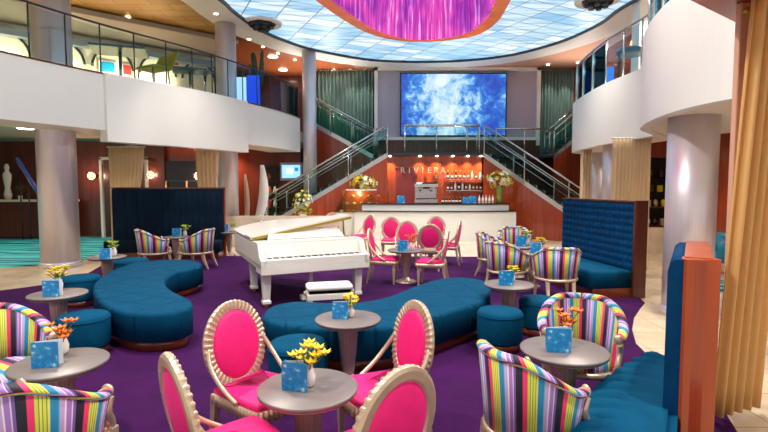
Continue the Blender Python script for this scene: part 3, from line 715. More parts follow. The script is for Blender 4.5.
# ---- striped tub chair
def make_tub_chair():
    t = thing('striped_tub_chair', 'x', 'armchair', (0, 0, 0), 0, 'striped tub chairs')
    cy = .33; PM = R(122); n = 60
    def zt(f):
        a = abs(f); k = min(max((a-.22)/.78, 0), 1); return .84-.22*(k*k*(3-2*k))
    def shell(ro_t, ro_b, ri_t, ri_b, z0):
        rings = []; uv = []
        for i in range(n+1):
            f = -1+2*i/n; ph = f*PM; z1 = zt(f); u = f*PM*.37+.05
            sx, sy = math.sin(ph), -math.cos(ph)
            prof = [(ro_b, z0), (ro_b+(ro_t-ro_b)*.45, z0+(z1-z0)*.5), (ro_t, z1), (ri_t, z1), (ri_t+(ri_b-ri_t)*.5, z0+(z1-z0)*.5), (ri_b, z0)]
            rings.append([(r_*sx, cy+r_*sy, z) for r_, z in prof]); uv += [(u, z) for r_, z in prof]
        return MB().loft(rings, uvs=uv)
    shell(.375, .325, .31, .27, .36).build('backrest', 'stripe', t)
    rings = []; uv = []; L_ = 0
    for i in range(n+1):
        f = -1+2*i/n; ph = f*PM; r0 = .345; c = Vector((r0*math.sin(ph), cy-r0*math.cos(ph), zt(f)+.008)); rd = Vector((math.sin(ph), -math.cos(ph), 0))
        rings.append([c+rd*.042*math.cos(a)+Vector((0, 0, .03*math.sin(a))) for a in [2*PI*k/12 for k in range(12)]])
        uv += [(f*PM*.37+.05+.012*k*(1 if f > 0 else -1), 0) for k in range(12)]
    MB().loft(rings, uvs=uv).build('top_roll', 'stripe', t)
    # seat
    vs = []; uv = []; nn = 32; mb = MB(); rr = []
    for r_, z in ((.27, .36), (.28, .40), (.27, .44), (.2, .462), (.01, .468)):
        ring = [(r_*math.cos(2*PI*k/nn), cy+.03+r_*1.05*math.sin(2*PI*k/nn), z) for k in range(nn)]; rr.append(ring); uv += [(p[0]+.1, 0) for p in ring]
    mb.loft(rr, uvs=uv); mb.build('seat', 'stripe', t)
    MB().lathe([(.335, .32), (.345, .335), (.335, .365), (.25, .365), (.25, .32)], 40, (0, cy, 0)).build('seat_rail', 'champagne', t)
    for s in (-1, 1):
        ph = PM*s; x, y = .335*math.sin(ph), cy-.335*math.cos(ph)
        MB().tube(catmull([(x, y, .33), (x*1.02, y+.05, .42), (x*1.08, y+.0, .52), (x*1.06, y+.03, .6)], k=4), [.026]*13, 8).build('arm_post', 'champagne', t)
        mb = MB(); mb.box((x*1.02, y+.05, .37), (.06, .06, .07)); mb.build('knuckle_block', 'champagne', t, .008)
        MB().sphere((x*1.02, y+.03, zt(1)+.012), .04, 12, 8, (1, .5, 1)).build('scroll_end', 'champagne', t)
        mb = MB().loft([[(s*sx_+a*r_, yy+b*r_, z) for a, b in ((-1, -1), (1, -1), (1, 1), (-1, 1))] for r_, z, sx_, yy in ((.03, .35, .25, .54), (.026, .2, .26, .57), (.016, 0, .265, .56))], smooth=False)
        mb.build('leg', 'champagne', t)
        mb = MB().loft([[(s*sx_+a*r_, yy+b*r_, z) for a, b in ((-1, -1), (1, -1), (1, 1), (-1, 1))] for r_, z, sx_, yy in ((.03, .35, .2, .1), (.025, .2, .2, .07), (.016, 0, .21, -.02))], smooth=False)
        mb.build('leg', 'champagne', t)
    return t
def make_table():
    t = thing('pedestal_table', 'x', 'table', (0, 0, 0), 0, 'round silver pedestal tables')
    MB().lathe([(.26, .585), (.285, .592), (.292, .602), (.30, .604), (.302, .62), (.296, .626), (.001, .627)], 56).build('table_top', 'silver_top', t)
    MB().lathe([(.2, .575), (.21, .585), (.28, .5855), (.28, .59)], 40).build('apron', 'pedestal', t)
    MB().lathe([(.05, .10), (.056, .16), (.075, .32), (.088, .48), (.088, .56), (.10, .575)], 96, flute=.035, fn=20).build('pedestal', 'pedestal', t)
    MB().lathe([(.17, 0), (.175, .02), (.15, .04), (.07, .06), (.05, .11)], 40).build('base', 'pedestal', t)
    return t
def make_card():
    t = thing('menu_card', 'x', 'menu card', (0, 0, 0), 0, 'blue menu cards')
    mb = MB().loft([[(-.07, -.03, 0), (-.07, -.03, .15), (-.065, -.03, .15), (-.065, -.03, 0)]]*1 + [[(.07, -.03, 0), (.07, -.03, .15), (.07, -.026, .15), (.07, -.026, 0)]], smooth=False)
    mb = MB().box((0, -.03, .078), (.145, .004, .155)); mb.build('front_leaf', 'card', t)
    MB().box((0, .022, .075), (.14, .004, .15), R(16)).build('back_leaf', 'white', t)
    MB().box((-.073, -.006, .075), (.004, .05, .15)).build('spine', 'blue_print', t)
    return t
def make_flowers(name='flower_vase', colour='yellow', n=5, h=.2, seed=1, vase='vase', leaves=7, cat='flowers'):
    rnd = random.Random(seed)
    t = thing(name, 'x', cat, (0, 0, 0), 0, None)
    MB().lathe([(.022, 0), (.034, .02), (.038, .06), (.026, .10), (.02, .12), (.024, .125)], 20).build('vase', vase, t)
    stems = MB(); pts = []
    for i in range(n):
        a = rnd.uniform(0, 2*PI); r = rnd.uniform(.01, .09); z = h*rnd.uniform(.65, 1.15); pts.append((r*math.cos(a), r*math.sin(a), z))
        stems.tube([(0, 0, .08), (r*.4*math.cos(a), r*.4*math.sin(a), z*.7), pts[-1]], .003, 5)
    stems.build('stems', 'leaf', t)
    for i, p in enumerate(pts):
        mb = MB(); k = 6
        for j in range(k):
            b = 2*PI*j/k; d = Vector((math.cos(b), math.sin(b), .45)).normalized(); u = Vector((-math.sin(b), math.cos(b), 0)); P = Vector(p)
            L_ = .045; mb.add([P, P+d*L_*.5+u*.013, P+d*L_+Vector((0, 0, .004)), P+d*L_*.5-u*.013, P+d*L_*.5+Vector((0, 0, -.006))], [(0, 1, 2), (0, 2, 3), (0, 4, 1), (1, 4, 2), (2, 4, 3), (3, 4, 0)])
        mb.sphere(p, .01, 6, 4); mb.build('blossom', colour, t)
    mb = MB()
    for i in range(leaves):
        a = rnd.uniform(0, 2*PI); d = Vector((math.cos(a), math.sin(a), rnd.uniform(.1, 1))).normalized(); u = Vector((-math.sin(a), math.cos(a), 0)); P = Vector((0, 0, h*.55)); L_ = rnd.uniform(.05, .11)
        mb.add([P, P+d*L_*.5+u*.014, P+d*L_, P+d*L_*.5-u*.014, P+d*L_*.5+Vector((0, 0, .008))], [(0, 1, 4), (1, 2, 4), (2, 3, 4), (3, 0, 4), (0, 3, 2, 1)])
    mb.build('leaves', 'leaf', t)
    return t
FIRST = {}
def place(kind, maker, loc, rz, label, group=None, skip=()):
    if kind not in FIRST:
        t = maker(); FIRST[kind] = t; KIDS[t.name] = [o for o in bpy.data.objects if o.parent == t]
        t.location = loc; t.rotation_euler = (0, 0, rz); t['label'] = label
        if group: t['group'] = group
        return t
    return dup(FIRST[kind], loc, rz, label, group, skip)
def table(px, py, label, s=1.0, card=None, fl=None, Y=None):
    p = at(px, py, z=.625)
    t = place('table', make_table, (p.x, p.y, .008), R(random.uniform(0, 90)), label)
    t.scale = (s, s, 1)
    return p
CV = [0]
def card(px, py, z, label, rz=0, Y=None, s=1):
    p = at(px, py, z=z) if Y is None else at(px, py, Y=Y)
    o = place('card', make_card, (p.x, p.y, p.z), rz, label); o.scale = (s, s, s); return o
def flowers(px, py, z, label, kind='yellow', s=1.0, rz=None):
    p = at(px, py, z=z); 
    mk = {'yellow': lambda: make_flowers('flower_vase', 'yellow', 11, .2, 3), 'orange': lambda: make_flowers('flower_vase', 'orange', 10, .18, 5), 'lime': lambda: make_flowers('flower_vase', 'lime', 10, .18, 9)}[kind]
    o = place('fl_'+kind, mk, (p.x, p.y, p.z), random.uniform(0, 6) if rz is None else rz, label); o.scale = (s, s, s); return o

TT = .636
T1 = table(308, 388, 'round silver table in the foreground ringed by four pink oval back chairs', 1.0)
T2 = table(348, 319, 'round silver table standing behind the front pink chairs, before the long teal bench', 1.0)
T3 = table(60, 363, 'round silver table at far left between two striped chairs', 1.0)
T4 = table(58, 294, 'round silver table at left next to the low dark teal stool, with yellow flowers', .98)
T5 = table(107, 257, 'round silver table nearest the thick left column, beyond the crescent bench', 1.0)
T6 = table(176, 237, 'small table between the two far striped chairs before the navy booth', 1.0)
T7 = table(229, 232, 'small pedestal table standing behind the piano tail, left', .95)
T8 = table(509, 284.5, 'round silver table beside the round teal pouffe right of centre', 1.0)
T9 = table(564, 350, 'round silver table in the right foreground between two striped tub chairs', 1.05)
T10 = table(531, 253, 'round silver table between the far right group of striped chairs', 1.0)
T11 = table(519, 246.5, 'farthest round table in the right group of striped chairs', 1.0)
T12 = table(406, 250, 'round silver table in the middle of the pink chairs before the bar', 1.15)
T13 = table(430.5, 237, 'round silver table hidden behind pink chairs, closest to the white bar', 1.0)

card(297, 389, TT, 'blue menu card on the foreground table, beside yellow lilies', R(-14), s=1.1)
flowers(309, 386, TT, 'small white vase of yellow lilies on the foreground table', 'yellow', 1.1)
card(341, 318, TT, 'blue menu card on the second table before the long bench', R(-8))
flowers(351, 317, TT, 'white vase of yellow flowers on the second table before the long bench', 'yellow', .9)
card(48, 366, TT, 'blue menu card on the left foreground table with orange flowers', R(10), s=1.12)
flowers(63, 354, TT, 'vase of yellow orange flowers on the left foreground table', 'orange', 1.1)
card(53, 296, TT, 'blue menu card on the left table below yellow blossoms', R(8), s=1.15)
flowers(59, 290, TT, 'vase of pale yellow blossoms on the left table near the column', 'yellow', 1.2)
card(106, 259, TT, 'blue menu card on the table beside the thick left column', R(5), s=1.15)
flowers(114, 256, TT, 'vase of green foliage on the table beside the thick left column', 'lime', 1.3)
card(177, 236.5, TT, 'blue menu card between the two striped chairs at the navy booth', R(5), s=1.3)
flowers(185, 236, TT, 'lime flowers between the two striped chairs at the navy booth', 'lime', 1.3)
card(225, 232, TT, 'blue menu card on the table behind the piano tail', R(5), s=1.3)
flowers(233, 231.5, TT, 'lime flowers on the table behind the piano tail', 'lime', 1.2)
card(506, 285, TT, 'pale blue menu card on the table beside the round teal pouffe', R(5), s=1.15)
flowers(513, 281, TT, 'yellow flowers on the table beside the round teal pouffe', 'yellow', .8)
card(558, 351, TT, 'blue menu card on the right foreground table before orange flowers', R(-6), s=1.15)
flowers(567, 341, TT, 'orange flowers in a vase on the right foreground table', 'orange', 1.15)
card(521, 246, TT, 'blue menu card on the farthest table of the right striped group', R(-10), s=1.35)
flowers(527, 245.5, TT, 'lime yellow flowers on the farthest table of the right striped group', 'lime', 1.5)
card(536, 253, TT, 'blue menu card on the nearer table of the right striped group', R(-30), s=1.25)
flowers(541, 251.5, TT, 'pale yellow flowers on the nearer table of the right striped group', 'yellow', 1.1)
card(403, 251, TT, 'deep blue menu card on the table ringed by pink chairs', R(-12), s=1.3)
flowers(412, 250, TT, 'mixed orange flowers on the table ringed by pink chairs', 'orange', 1.35)
card(424, 238, TT, 'blue menu card on the pink chair table closest to the bar', R(-20), s=1.35)

def oval(px, py, tgt, label, dr=0):
    p = at(px, py, z=.995)
    return place('oval', make_oval_chair, (p.x, p.y, .008), face(p, tgt)+R(dr), label)
oval(236, 306, T1, 'pink oval back chair behind and left of the foreground table, seat towards us', 8)
oval(181, 358, T1, 'pink oval back chair at the lower left, seen from its side', -4)
oval(411, 306, T1, 'pink oval back chair behind and right of the foreground table', -12)
oval(394, 370, T1, 'pink oval back chair at the bottom centre, nearest of the four front ones', 5)
oval(372, 230, T12, 'pink oval back chair facing right at the corner of the piano keyboard')
oval(391, 218, T12, 'pink oval back chair seen nearly edge on, back left of the pink chair table', -5)
oval(407, 222, T12, 'pink oval back chair facing us straight behind the pink chair table')
oval(436, 217.5, T13, 'pink oval back chair closest to the bar, behind its neighbours')
oval(430, 225, T13, 'pink oval back chair turned from us in the middle of the pink group', 0)
oval(445, 232, T12, 'pink oval back chair with its seat facing left, right front of the pink group', 10)
oval(458, 222, T13, 'pink oval back chair standing farthest right of the pink group')
oval(369, 216, (-2, 12), 'pink oval back chair behind the piano corner, only its side visible')
oval(332, 213.5, (-1.9, 12), 'pink oval back chair far behind the piano lid')

def tub(px, py, tgt, label, dr=0, s=1.0):
    p = at(px, py, z=.86)
    o = place('tub', make_tub_chair, (p.x, p.y, .008), face(p, tgt)+R(dr), label); o.scale = (s, s, 1); return o
tub(494, 352, T9, 'striped tub chair in the right foreground with its back to us', -22, .88)
tub(582, 296, T9, 'striped tub chair facing us behind the right foreground table', 8, .92)
tub(-26, 389, T3, 'striped tub chair in the lower left corner with its back to us', -22, 1.0)
tub(-26, 310, T3, 'striped tub chair facing us at the far left edge behind the left table', 0, 1.0)
tub(137, 230.5, T6, 'striped tub chair left of the pair before the navy booth', -24, 1.05)
tub(211, 229.5, T6, 'striped tub chair right of the pair before the navy booth', 24, 1.05)
tub(478, 233, T11, 'striped tub chair at the left edge of the far right group', 5, 1.0)
tub(495, 243, T10, 'striped tub chair just behind the table with the pale blue card', 8, 1.0)
tub(513, 227, T11, 'striped tub chair farthest back in the right group, facing us', 0, 1.0)
tub(563, 249, T10, 'striped tub chair turned from us beside the tall quilted booth', -8, 1.0)
tub(261, 217.5, (-5, 13.5), 'striped tub chair far behind the piano tail', 0, 1.0)

# ---- upholstered benches
def m_tuft(name, col, rot=0, cw=.42, rh=.36):
    m = mat(name, col, .8, sheen=0, vary=.18, vscale=(5, 5, 5)); N, L = m.node_tree.nodes, m.node_tree.links; b = N['Principled BSDF']; b.inputs['Specular IOR Level'].default_value = .1
    tc = N.new('ShaderNodeTexCoord'); mp = N.new('ShaderNodeMapping'); mp.inputs['Rotation'].default_value = (0, 0, rot); L.new(tc.outputs['Object'], mp.inputs[0])
    br = N.new('ShaderNodeTexBrick'); br.offset = 0; br.inputs['Scale'].default_value = 1; br.inputs['Brick Width'].default_value = cw; br.inputs['Row Height'].default_value = rh
    br.inputs['Mortar Size'].default_value = .035; br.inputs['Mortar Smooth'].default_value = 1; L.new(mp.outputs[0], br.inputs[0])
    bp = N.new('ShaderNodeBump'); bp.invert = True; bp.inputs['Strength'].default_value = .6; bp.inputs['Distance'].default_value = .03; L.new(br.outputs['Fac'], bp.inputs['Height']); L.new(bp.outputs[0], b.inputs['Normal'])
    return m
def bench(name, label, outl, rot, cat='bench', k=5):
    P = catmull([(p.x, p.y) for p in outl], True, k); c = sum(P, Vector((0, 0)))/len(P)
    t = thing(name, label, cat, (c.x, c.y, .008)); Q = [p-c for p in P]
    s = -1 if sum(Q[i-1].x*Q[i].y-Q[i].x*Q[i-1].y for i in range(len(Q))) < 0 else 1
    mb = MB(); cushion(mb, [q[:] for q in Q], .13, .45, .05, 0, 5); mb.build('cushion', m_tuft('tufted_velvet', '#00486a', rot), t)
    mb = MB().prism([q[:] for q in offset(Q, s*.05, True)], 0, .13, smooth=True); mb.build('plinth', 'plinth', t)
    return t
z_ = .45
cres = [(94, 294), (94, 283), (104, 275), (123, 265.5), (145, 261.5), (170, 259.8), (194, 260.6), (203, 264.5), (196, 268), (176, 272.5), (166, 279), (167, 286), (177, 293), (191, 300), (191, 307), (176, 312), (150, 314), (125, 312.5), (104, 305)]
bench('crescent_bench', 'crescent shaped tufted teal velvet bench at left', [at(x, y, z=z_) for x, y in cres], R(25))
cen = [(262, 316), (272, 306), (298, 301.5), (330, 303), (362, 302), (390, 296), (415, 286), (440, 279), (465, 277.5), (486, 281.5), (491, 289), (484, 301), (458, 309.5), (430, 318), (402, 325), (370, 329), (335, 329), (300, 327), (274, 323)]
bench('serpentine_bench', 'long curved tufted teal bench sweeping in front of the piano', [at(x, y, z=z_) for x, y in cen], R(-15))
def make_pouffe():
    t = thing('round_pouffe', 'x', 'pouffe', (0, 0, 0), 0, 'round teal pouffes')
    MB().lathe([(.245, .09), (.262, .12), (.268, .25), (.268, .39), (.262, .415), (.245, .435), (.2, .447), (.001, .45)], 40).build('cushion', 'velvet', t)
    MB().lathe([(.268, .385), (.275, .392), (.268, .40)], 40).build('piping', 'velvet_dark', t)
    MB().lathe([(.24, 0), (.24, .10)], 40).build('plinth', 'plinth', t)
    return t
for px, py, s, lab in ((500, 309.5, .95, 'round teal pouffe standing by itself right of the long bench'), (539, 298, .9, 'round dark pouffe tucked behind the table with the pale blue card'),
                       (83, 314, .98, 'round dark teal pouffe right of the left foreground table'), (80, 276, 1.05, 'low round dark pouffe between the left column and the crescent bench'),
                       (131, 259, 1.15, 'round teal pouffe beyond the crescent bench below the striped chair'), (298, 341, 1.0, 'round dark teal pouffe behind the chair left of the foreground table')):
    p = at(px, py, z=.45); o = place('pouffe', make_pouffe, (p.x, p.y, .008), random.uniform(0, 3), lab); o.scale = (s, s, 1)

# ---- booths
def quilt(mb, A, B, z0, z1, depth, cw, ch, pu=.03, nx=None):
    """puffed quilted pad on the vertical plane A->B, puffing to the left of the direction"""
    A = Vector(A); B = Vector(B); L_ = (B-A).length; d = (B-A)/L_; n = Vector((-d.y, d.x)); cx = max(1, round(L_/cw)); cz = max(1, round((z1-z0)/ch)); k = 5
    def P(i, j):
        u = i/(cx*k); v = j/(cz*k); pf = (abs(math.sin(PI*i/k))**.6)*(abs(math.sin(PI*j/k))**.6)
        q = A+d*L_*u+n*(depth+pu*pf); return (q.x, q.y, z0+(z1-z0)*v)
    rows = [[P(i, j) for i in range(cx*k+1)] for j in range(cz*k+1)]
    mb.loft(rows, closed=False); return mb
def slab(mb, A, B, z0, z1, t0, t1):
    A = Vector(A); B = Vector(B); d = (B-A).normalized(); n = Vector((-d.y, d.x))
    return mb.prism([(A+n*t0)[:], (B+n*t0)[:], (B+n*t1)[:], (A+n*t1)[:]], z0, z1)
def booth(name, label, A, B, h, side_wood=True, cw=.13, ch=.13, seat_d=.6, pad='velvet_dark', ends=(1, 1), seatm='velvet', channels=False, endt=.05):
    """A->B along the back, seat on the left of the direction"""
    A = Vector(A); B = Vector(B); O = A.copy(); t = thing(name, label, 'booth', (O.x, O.y, .008)); a = A-O; b = B-O; d = (b-a).normalized()
    slab(MB(), a, b, 0, h, -.10, 0).build('back_panel', 'wood', t)
    slab(MB(), a+d*.02, b-d*.02, .40, h-.02, 0, .07).build('back_core', pad, t, .01)
    quilt(MB(), a+d*.03, b-d*.03, .44, h-.03, .072, cw, ch).build('quilted_pad', pad, t)
    mb = MB(); slab(mb, a, b, h, h+.02, -.11, .09); mb.build('top_cap', 'wood_dark', t)
    s0, s1 = a+d*.02, b-d*.02; n = Vector((-d.y, d.x))
    poly = [(s0+n*.1), (s1+n*.1), (s1+n*seat_d), (s0+n*seat_d)]
    mb = MB(); cushion(mb, [p[:] for p in poly], .16, .45, .05); mb.build('seat', seatm, t)
    mb = MB(); mb.prism([p[:] for p in [(s0+n*.05), (s1+n*.05), (s1+n*(seat_d-.04)), (s0+n*(seat_d-.04))]], 0, .16); mb.build('plinth', 'plinth', t)
    return t, a, b, d, n
a, b = at(112, 190, Y=12.45), at(224, 190, Y=12.45)
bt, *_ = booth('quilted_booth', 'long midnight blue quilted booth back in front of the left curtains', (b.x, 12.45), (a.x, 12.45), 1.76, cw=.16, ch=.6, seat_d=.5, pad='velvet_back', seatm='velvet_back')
bt2 = bt
# the left booth's seat faces us (pad on the camera side)
bq, a_, b_, d_, n_ = booth('quilted_booth', 'tall blue quilted booth with wooden end panel at right beside the pleated curtain', (4.14, 7.85), (3.78, 10.1), 1.56, cw=.12, ch=.12, seat_d=.82, pad='velvet_dark')
MB().prism([(a_-d_*.05-n_*.12)[:], (a_-n_*.12)[:], (a_+n_*.1)[:], (a_-d_*.05+n_*.1)[:]], 0, 1.59).build('end_panel', 'wood_dark', bq)
# near booth at the right edge
NA, NB = Vector((1.84, 2.95)), Vector((2.42, 3.86)); H3 = 1.385
t = thing('channel_booth', 'teal channel tufted booth with thick orange wood end in the right foreground', 'booth', (NA.x, NA.y, .008))
d = (NB-NA).normalized(); n = Vector((-d.y, d.x)); a = Vector((0, 0)); b = NB-NA
slab(MB(), a, b, 0, H3, -.12, 0).build('back_panel', 'wood', t)
MB().prism([(0, -.03), (.21, -.03), (.21, .10), (.05, .10), (0, .03)], 0, H3+.006).build('end_panel', 'wood_end', t, .004)
slab(MB(), a+d*.06, b, H3, H3+.012, -.15, .0).build('top_cap', 'wood_end', t)
mb = MB(); pr = [(.0, .4), (.085, .4), (.085, H3-.08), (.075, H3-.03), (.05, H3-.005), (.0, H3)]
mb.loft([[((q.x), (q.y), 0) for q in []]] if False else [[((p+n*u).x, (p+n*u).y, z) for u, z in pr] for p in (a, a+(b-a)*.5, b)]); mb.build('back_pad', 'velvet_dark', t)
sd = .58; e0 = a-d*.5
f0 = Vector((.95, 2.52))-NA; f1 = Vector((2.2, 3.98))-NA
mb = MB(); mb.prism([e0[:], b[:], (b+(f1-b)*.88)[:], (e0+(f0-e0)*.88)[:]], .14, .40); mb.build('seat_base', 'velvet', t)
mb = MB(); mb.prism([e0[:], b[:], (b+(f1-b)*.8)[:], (e0+(f0-e0)*.8)[:]], 0, .14); mb.build('plinth', 'plinth', t)
L_ = (b-e0).length; nch = 11; mb = MB()
rows = []
for i in range(nch*6+1):
    u = i/(nch*6); p = e0+(b-e0)*u; pf = abs(math.sin(PI*i/6))**.6
    prof = []
    for (v, z, g) in ((.10, .43, 0), (.30, .445, .0), (.36, .45, .3), (.42, .455, 1), (.52, .455, 1), (.58, .44, 1), (.62, .40, 1), (.63, .33, .9), (.61, .25, .5), (.60, .16, .2)):
        vv = v-.04 + (.045*pf*g if v > .55 else 0); zz = z + (.055*pf*g-.03*g if v <= .6 else 0)
        fr = f0+(f1-f0)*u+Vector((-.09*math.sin(PI*u), .06*math.sin(PI*u))); q = p+(fr-p)*(vv/.6); prof.append((q.x, q.y, zz))
    rows.append(prof)
mb.loft(rows, closed=False); mb.build('channelled_seat', 'velvet', t)

# ---- grand piano
def piano():
    t = thing('grand_piano', 'white grand piano with raised lid on the purple carpet', 'piano', (-1.03, 7.38, .008), R(26)); t.scale = (1.16, 1.08, 1.0)
    w = .74; outl = [(-w, .28), (w, .28), (w, .95), (.66, 1.25), (.42, 1.58), (.22, 1.95), (.02, 2.35), (-.25, 2.55), (-.52, 2.52), (-.70, 2.3), (-w, 1.9)]
    C = [Vector(p) for p in outl[:3]] + catmull([Vector(p) for p in outl[2:]], k=5)[1:]
    ins = offset(C, .045, True); k = len(C)
    mb = MB(); rings = []
    for i in range(k+1):
        p, q = C[i % k], ins[i % k]; rings.append([(p.x, p.y, .62), (p.x, p.y, .955), (q.x, q.y, .955), (q.x, q.y, .62)])
    mb.loft(rings, cap=False, smooth=False); mb.build('case_rim', 'piano', t)
    MB().prism([p[:] for p in C], .60, .66).build('bottom_board', 'piano', t)
    MB().prism([p[:] for p in offset(C, .05, True)], .80, .86).build('soundboard', 'gold_trim', t)
    MB().box((0, .62, .88), (1.3, .5, .03)).build('string_plate', 'black', t)
    mb = MB(); mb.box((0, .12, .605), (1.48, .36, .16)); mb.build('key_bed', 'piano', t, .01)
    MB().box((0, -.045, .71), (1.40, .03, .07)).build('key_slip', 'piano', t, .006)
    for s in (-1, 1):
        mb = MB(); xs = (s*.74, s*.665)
        prof = [(-.06, .60), (-.06, .74), (.02, .76), (.09, .80), (.12, .88), (.16, .955), (.32, .955), (.32, .60)]
        mb.loft([[(x, y, z) for y, z in prof] for x in xs], smooth=False); mb.build('key_cheek', 'piano', t, .006)
    MB().box((0, .045, .735), (1.32, .15, .02)).build('white_keys', 'cushion_white', t)
    mb = MB()
    for o in range(52):
        if (o % 7) not in (2, 6): mb.box((-.645+.0248*(o+1), .085, .752), (.013, .09, .014))
    mb.box((0, .125, .742), (1.32, .01, .012)); mb.build('black_keys', 'black', t)
    mb = MB(); mb.loft([[(x, .13, .745), (x, .15, .80), (x, .20, .955), (x, .24, .955), (x, .2, .745)] for x in (-.665, .665)], smooth=False); mb.build('fallboard', 'piano', t)
    MB().box((0, .36, .965), (1.48, .30, .02)).build('front_ledge', 'piano', t, .004)
    # music desk
    mx = Matrix.Translation((.02, .52, .975)) @ Matrix.Rotation(R(-48), 4, 'X')
    MB().prism([(-.52, -.01), (.52, -.01), (.52, .01), (-.52, .01)], 0, .02, mx=mx)
    mb = MB().loft([[(-.56, y, 0), (.56, y, 0), (.50, y, .20), (.40, y, .235), (-.40, y, .235), (-.50, y, .20)] for y in (-.01, .01)], smooth=False, mx=mx); mb.build('music_desk', 'piano', t)
    # lid hinged along the left (straight) side
    ang = R(-11.5); LX = Matrix.Translation((-.745, 0, .975)) @ Matrix.Rotation(ang, 4, 'Y')
    lo = [(p.x+.745, p.y) for p in C if p.y > .9]; lid = [(0.0, .62), (1.50, .62)] + lo
    MB().prism(lid, 0, .025, mx=LX).build('lid', 'piano', t)
    MB().prism([(0, .62), (1.5, .62), (1.5, 1.05), (0, 1.05)], .03, .052, mx=LX).build('front_flap', 'piano', t)
    mb = MB(); mb.prism([(0.02, .60), (1.50, .60), (1.50, .62), (0.02, .62)], -.012, .03, mx=LX); mb.build('lid_edge', 'gold_trim', t)
    MB().tube([(.66, .75, .95), (.64, .75, 1.30)], .012, 8).build('prop_stick', 'gold_trim', t)
    for x, y in ((-.64, .16), (.64, .16), (-.60, 1.25), (-.42, 2.2)):
        mb = MB(); mb.loft([[(x+a*r_, y+b*r_, z) for a, b in ((-1, -1), (1, -1), (1, 1), (-1, 1))] for r_, z in ((.075, .60), (.075, .52), (.06, .50), (.045, .12), (.055, .10), (.055, .06), (.03, .05))], smooth=False)
        lg = mb.build('leg', 'piano', t, .006); MB().lathe([(.02, 0), (.028, .015), (.028, .04), (.02, .05)], 12, (x, y, 0)).build('caster', 'gold_trim', lg)
    MB().box((0, .3, .3), (.05, .05, .5)).build('pedal_post', 'piano', t)
    mb = MB(); mb.box((0, .27, .07), (.3, .12, .07)); mb.build('pedal_box', 'piano', t, .005)
    for s in (-.07, 0, .07): MB().box((s, .17, .06), (.022, .12, .012)).build('pedal', 'gold_trim', t)
piano()
p = at(329, 284, z=.5)
t = thing('piano_stool', 'white cushioned piano stool in front of the keyboard', 'stool', (p.x, p.y, .008), R(14))
mb = MB(); cushion(mb, rect_round(.62, .34, .05), .44, .50, .03, .012); mb.build('cushion', 'cushion_white', t)
MB().box((0, 0, .415), (.56, .28, .05)).build('lift_mechanism', 'black', t)
mb = MB(); mb.box((0, 0, .35), (.62, .34, .08)); mb.build('apron', 'piano', t, .008)
for sx in (-1, 1):
    for sy in (-1, 1):
        MB().loft([[(sx*.27+a*r_, sy*.13+b*r_, z) for a, b in ((-1, -1), (1, -1), (1, 1), (-1, 1))] for r_, z in ((.032, .31), (.03, .25), (.02, 0))], smooth=False).build('leg', 'piano', t)
    MB().lathe([(.03, 0), (.03, .03), (.015, .035)], 12, mx=Matrix.Translation((sx*.31, 0, .38)) @ Matrix.Rotation(sx*PI/2, 4, 'Y')).build('knob', 'champagne', t)
# ================================================================== BAR
bt = thing('bar_counter', 'curved white two tier bar counter with dark rimmed tops', 'bar counter', (1.7, 16.0, 0))
def arc(x0, x1, yc, bow, n=24): return [Vector((x0+(x1-x0)*i/n, yc+bow*(2*i/n-1)**2)) for i in range(n+1)]
def tier(x0, x1, yf, dep, z0, z1, name, m, bow=.3):
    F = arc(x0-1.7, x1-1.7, yf-16, bow); mb = MB(); band(mb, F, [p+Vector((0, dep)) for p in F], z0, z1); return mb.build(name, m, bt)
tier(-.98, 4.38, 15.75, .62, .0, .97, 'front_panel', 'white')
tier(-1.02, 4.42, 15.71, .68, .97, 1.0, 'lower_top', 'black')
tier(-.74, 4.2, 16.02, .35, 1.0, 1.20, 'upper_panel', 'white')
tier(-.77, 4.23, 15.99, .42, 1.20, 1.235, 'upper_top', 'black')

ZB = 1.236
def on_bar(px): 
    x = (px-384)/FPX*16.2; u = (x-1.68)/2.4; return x, 16.2+.27*u*u
# espresso machine
x, y = on_bar(426)
t = thing('espresso_machine', 'steel espresso machine standing on the bar counter', 'coffee machine', (x, y+.1, ZB))
mb = MB(); mb.box((0, 0, .08), (.76, .3, .14)); mb.build('base', 'steel', t, .01)
mb = MB(); mb.box((0, .06, .4), (.72, .2, .52)); mb.build('body', 'steel', t, .02)
mb = MB(); mb.box((0, -.02, .60), (.78, .34, .10)); mb.build('top_tray', 'steel', t, .015)
MB().box((.12, -.02, .675), (.5, .26, .05)).build('cup_rail', 'black', t)
MB().box((-.2, -.0, .68), (.22, .2, .06)).build('cups', 'white', t)
for s in (-.2, .16):
    MB().lathe([(.05, .44), (.05, .55)], 16, (s, -.1, 0)).build('group_head', 'steel', t)
    MB().tube([(s, -.1, .43), (s, -.22, .41)], .018, 8).build('portafilter', 'black', t)
MB().box((0, -.1, .52), (.2, .02, .06)).build('display', 'black', t)
mb = MB(); mb.tube([(.33, -.08, .56), (.35, -.14, .3)], .01, 6); mb.build('steam_wand', 'steel', t)
MB().box((0, -.10, .165), (.68, .18, .02)).build('drip_tray', 'steel_dark', t)
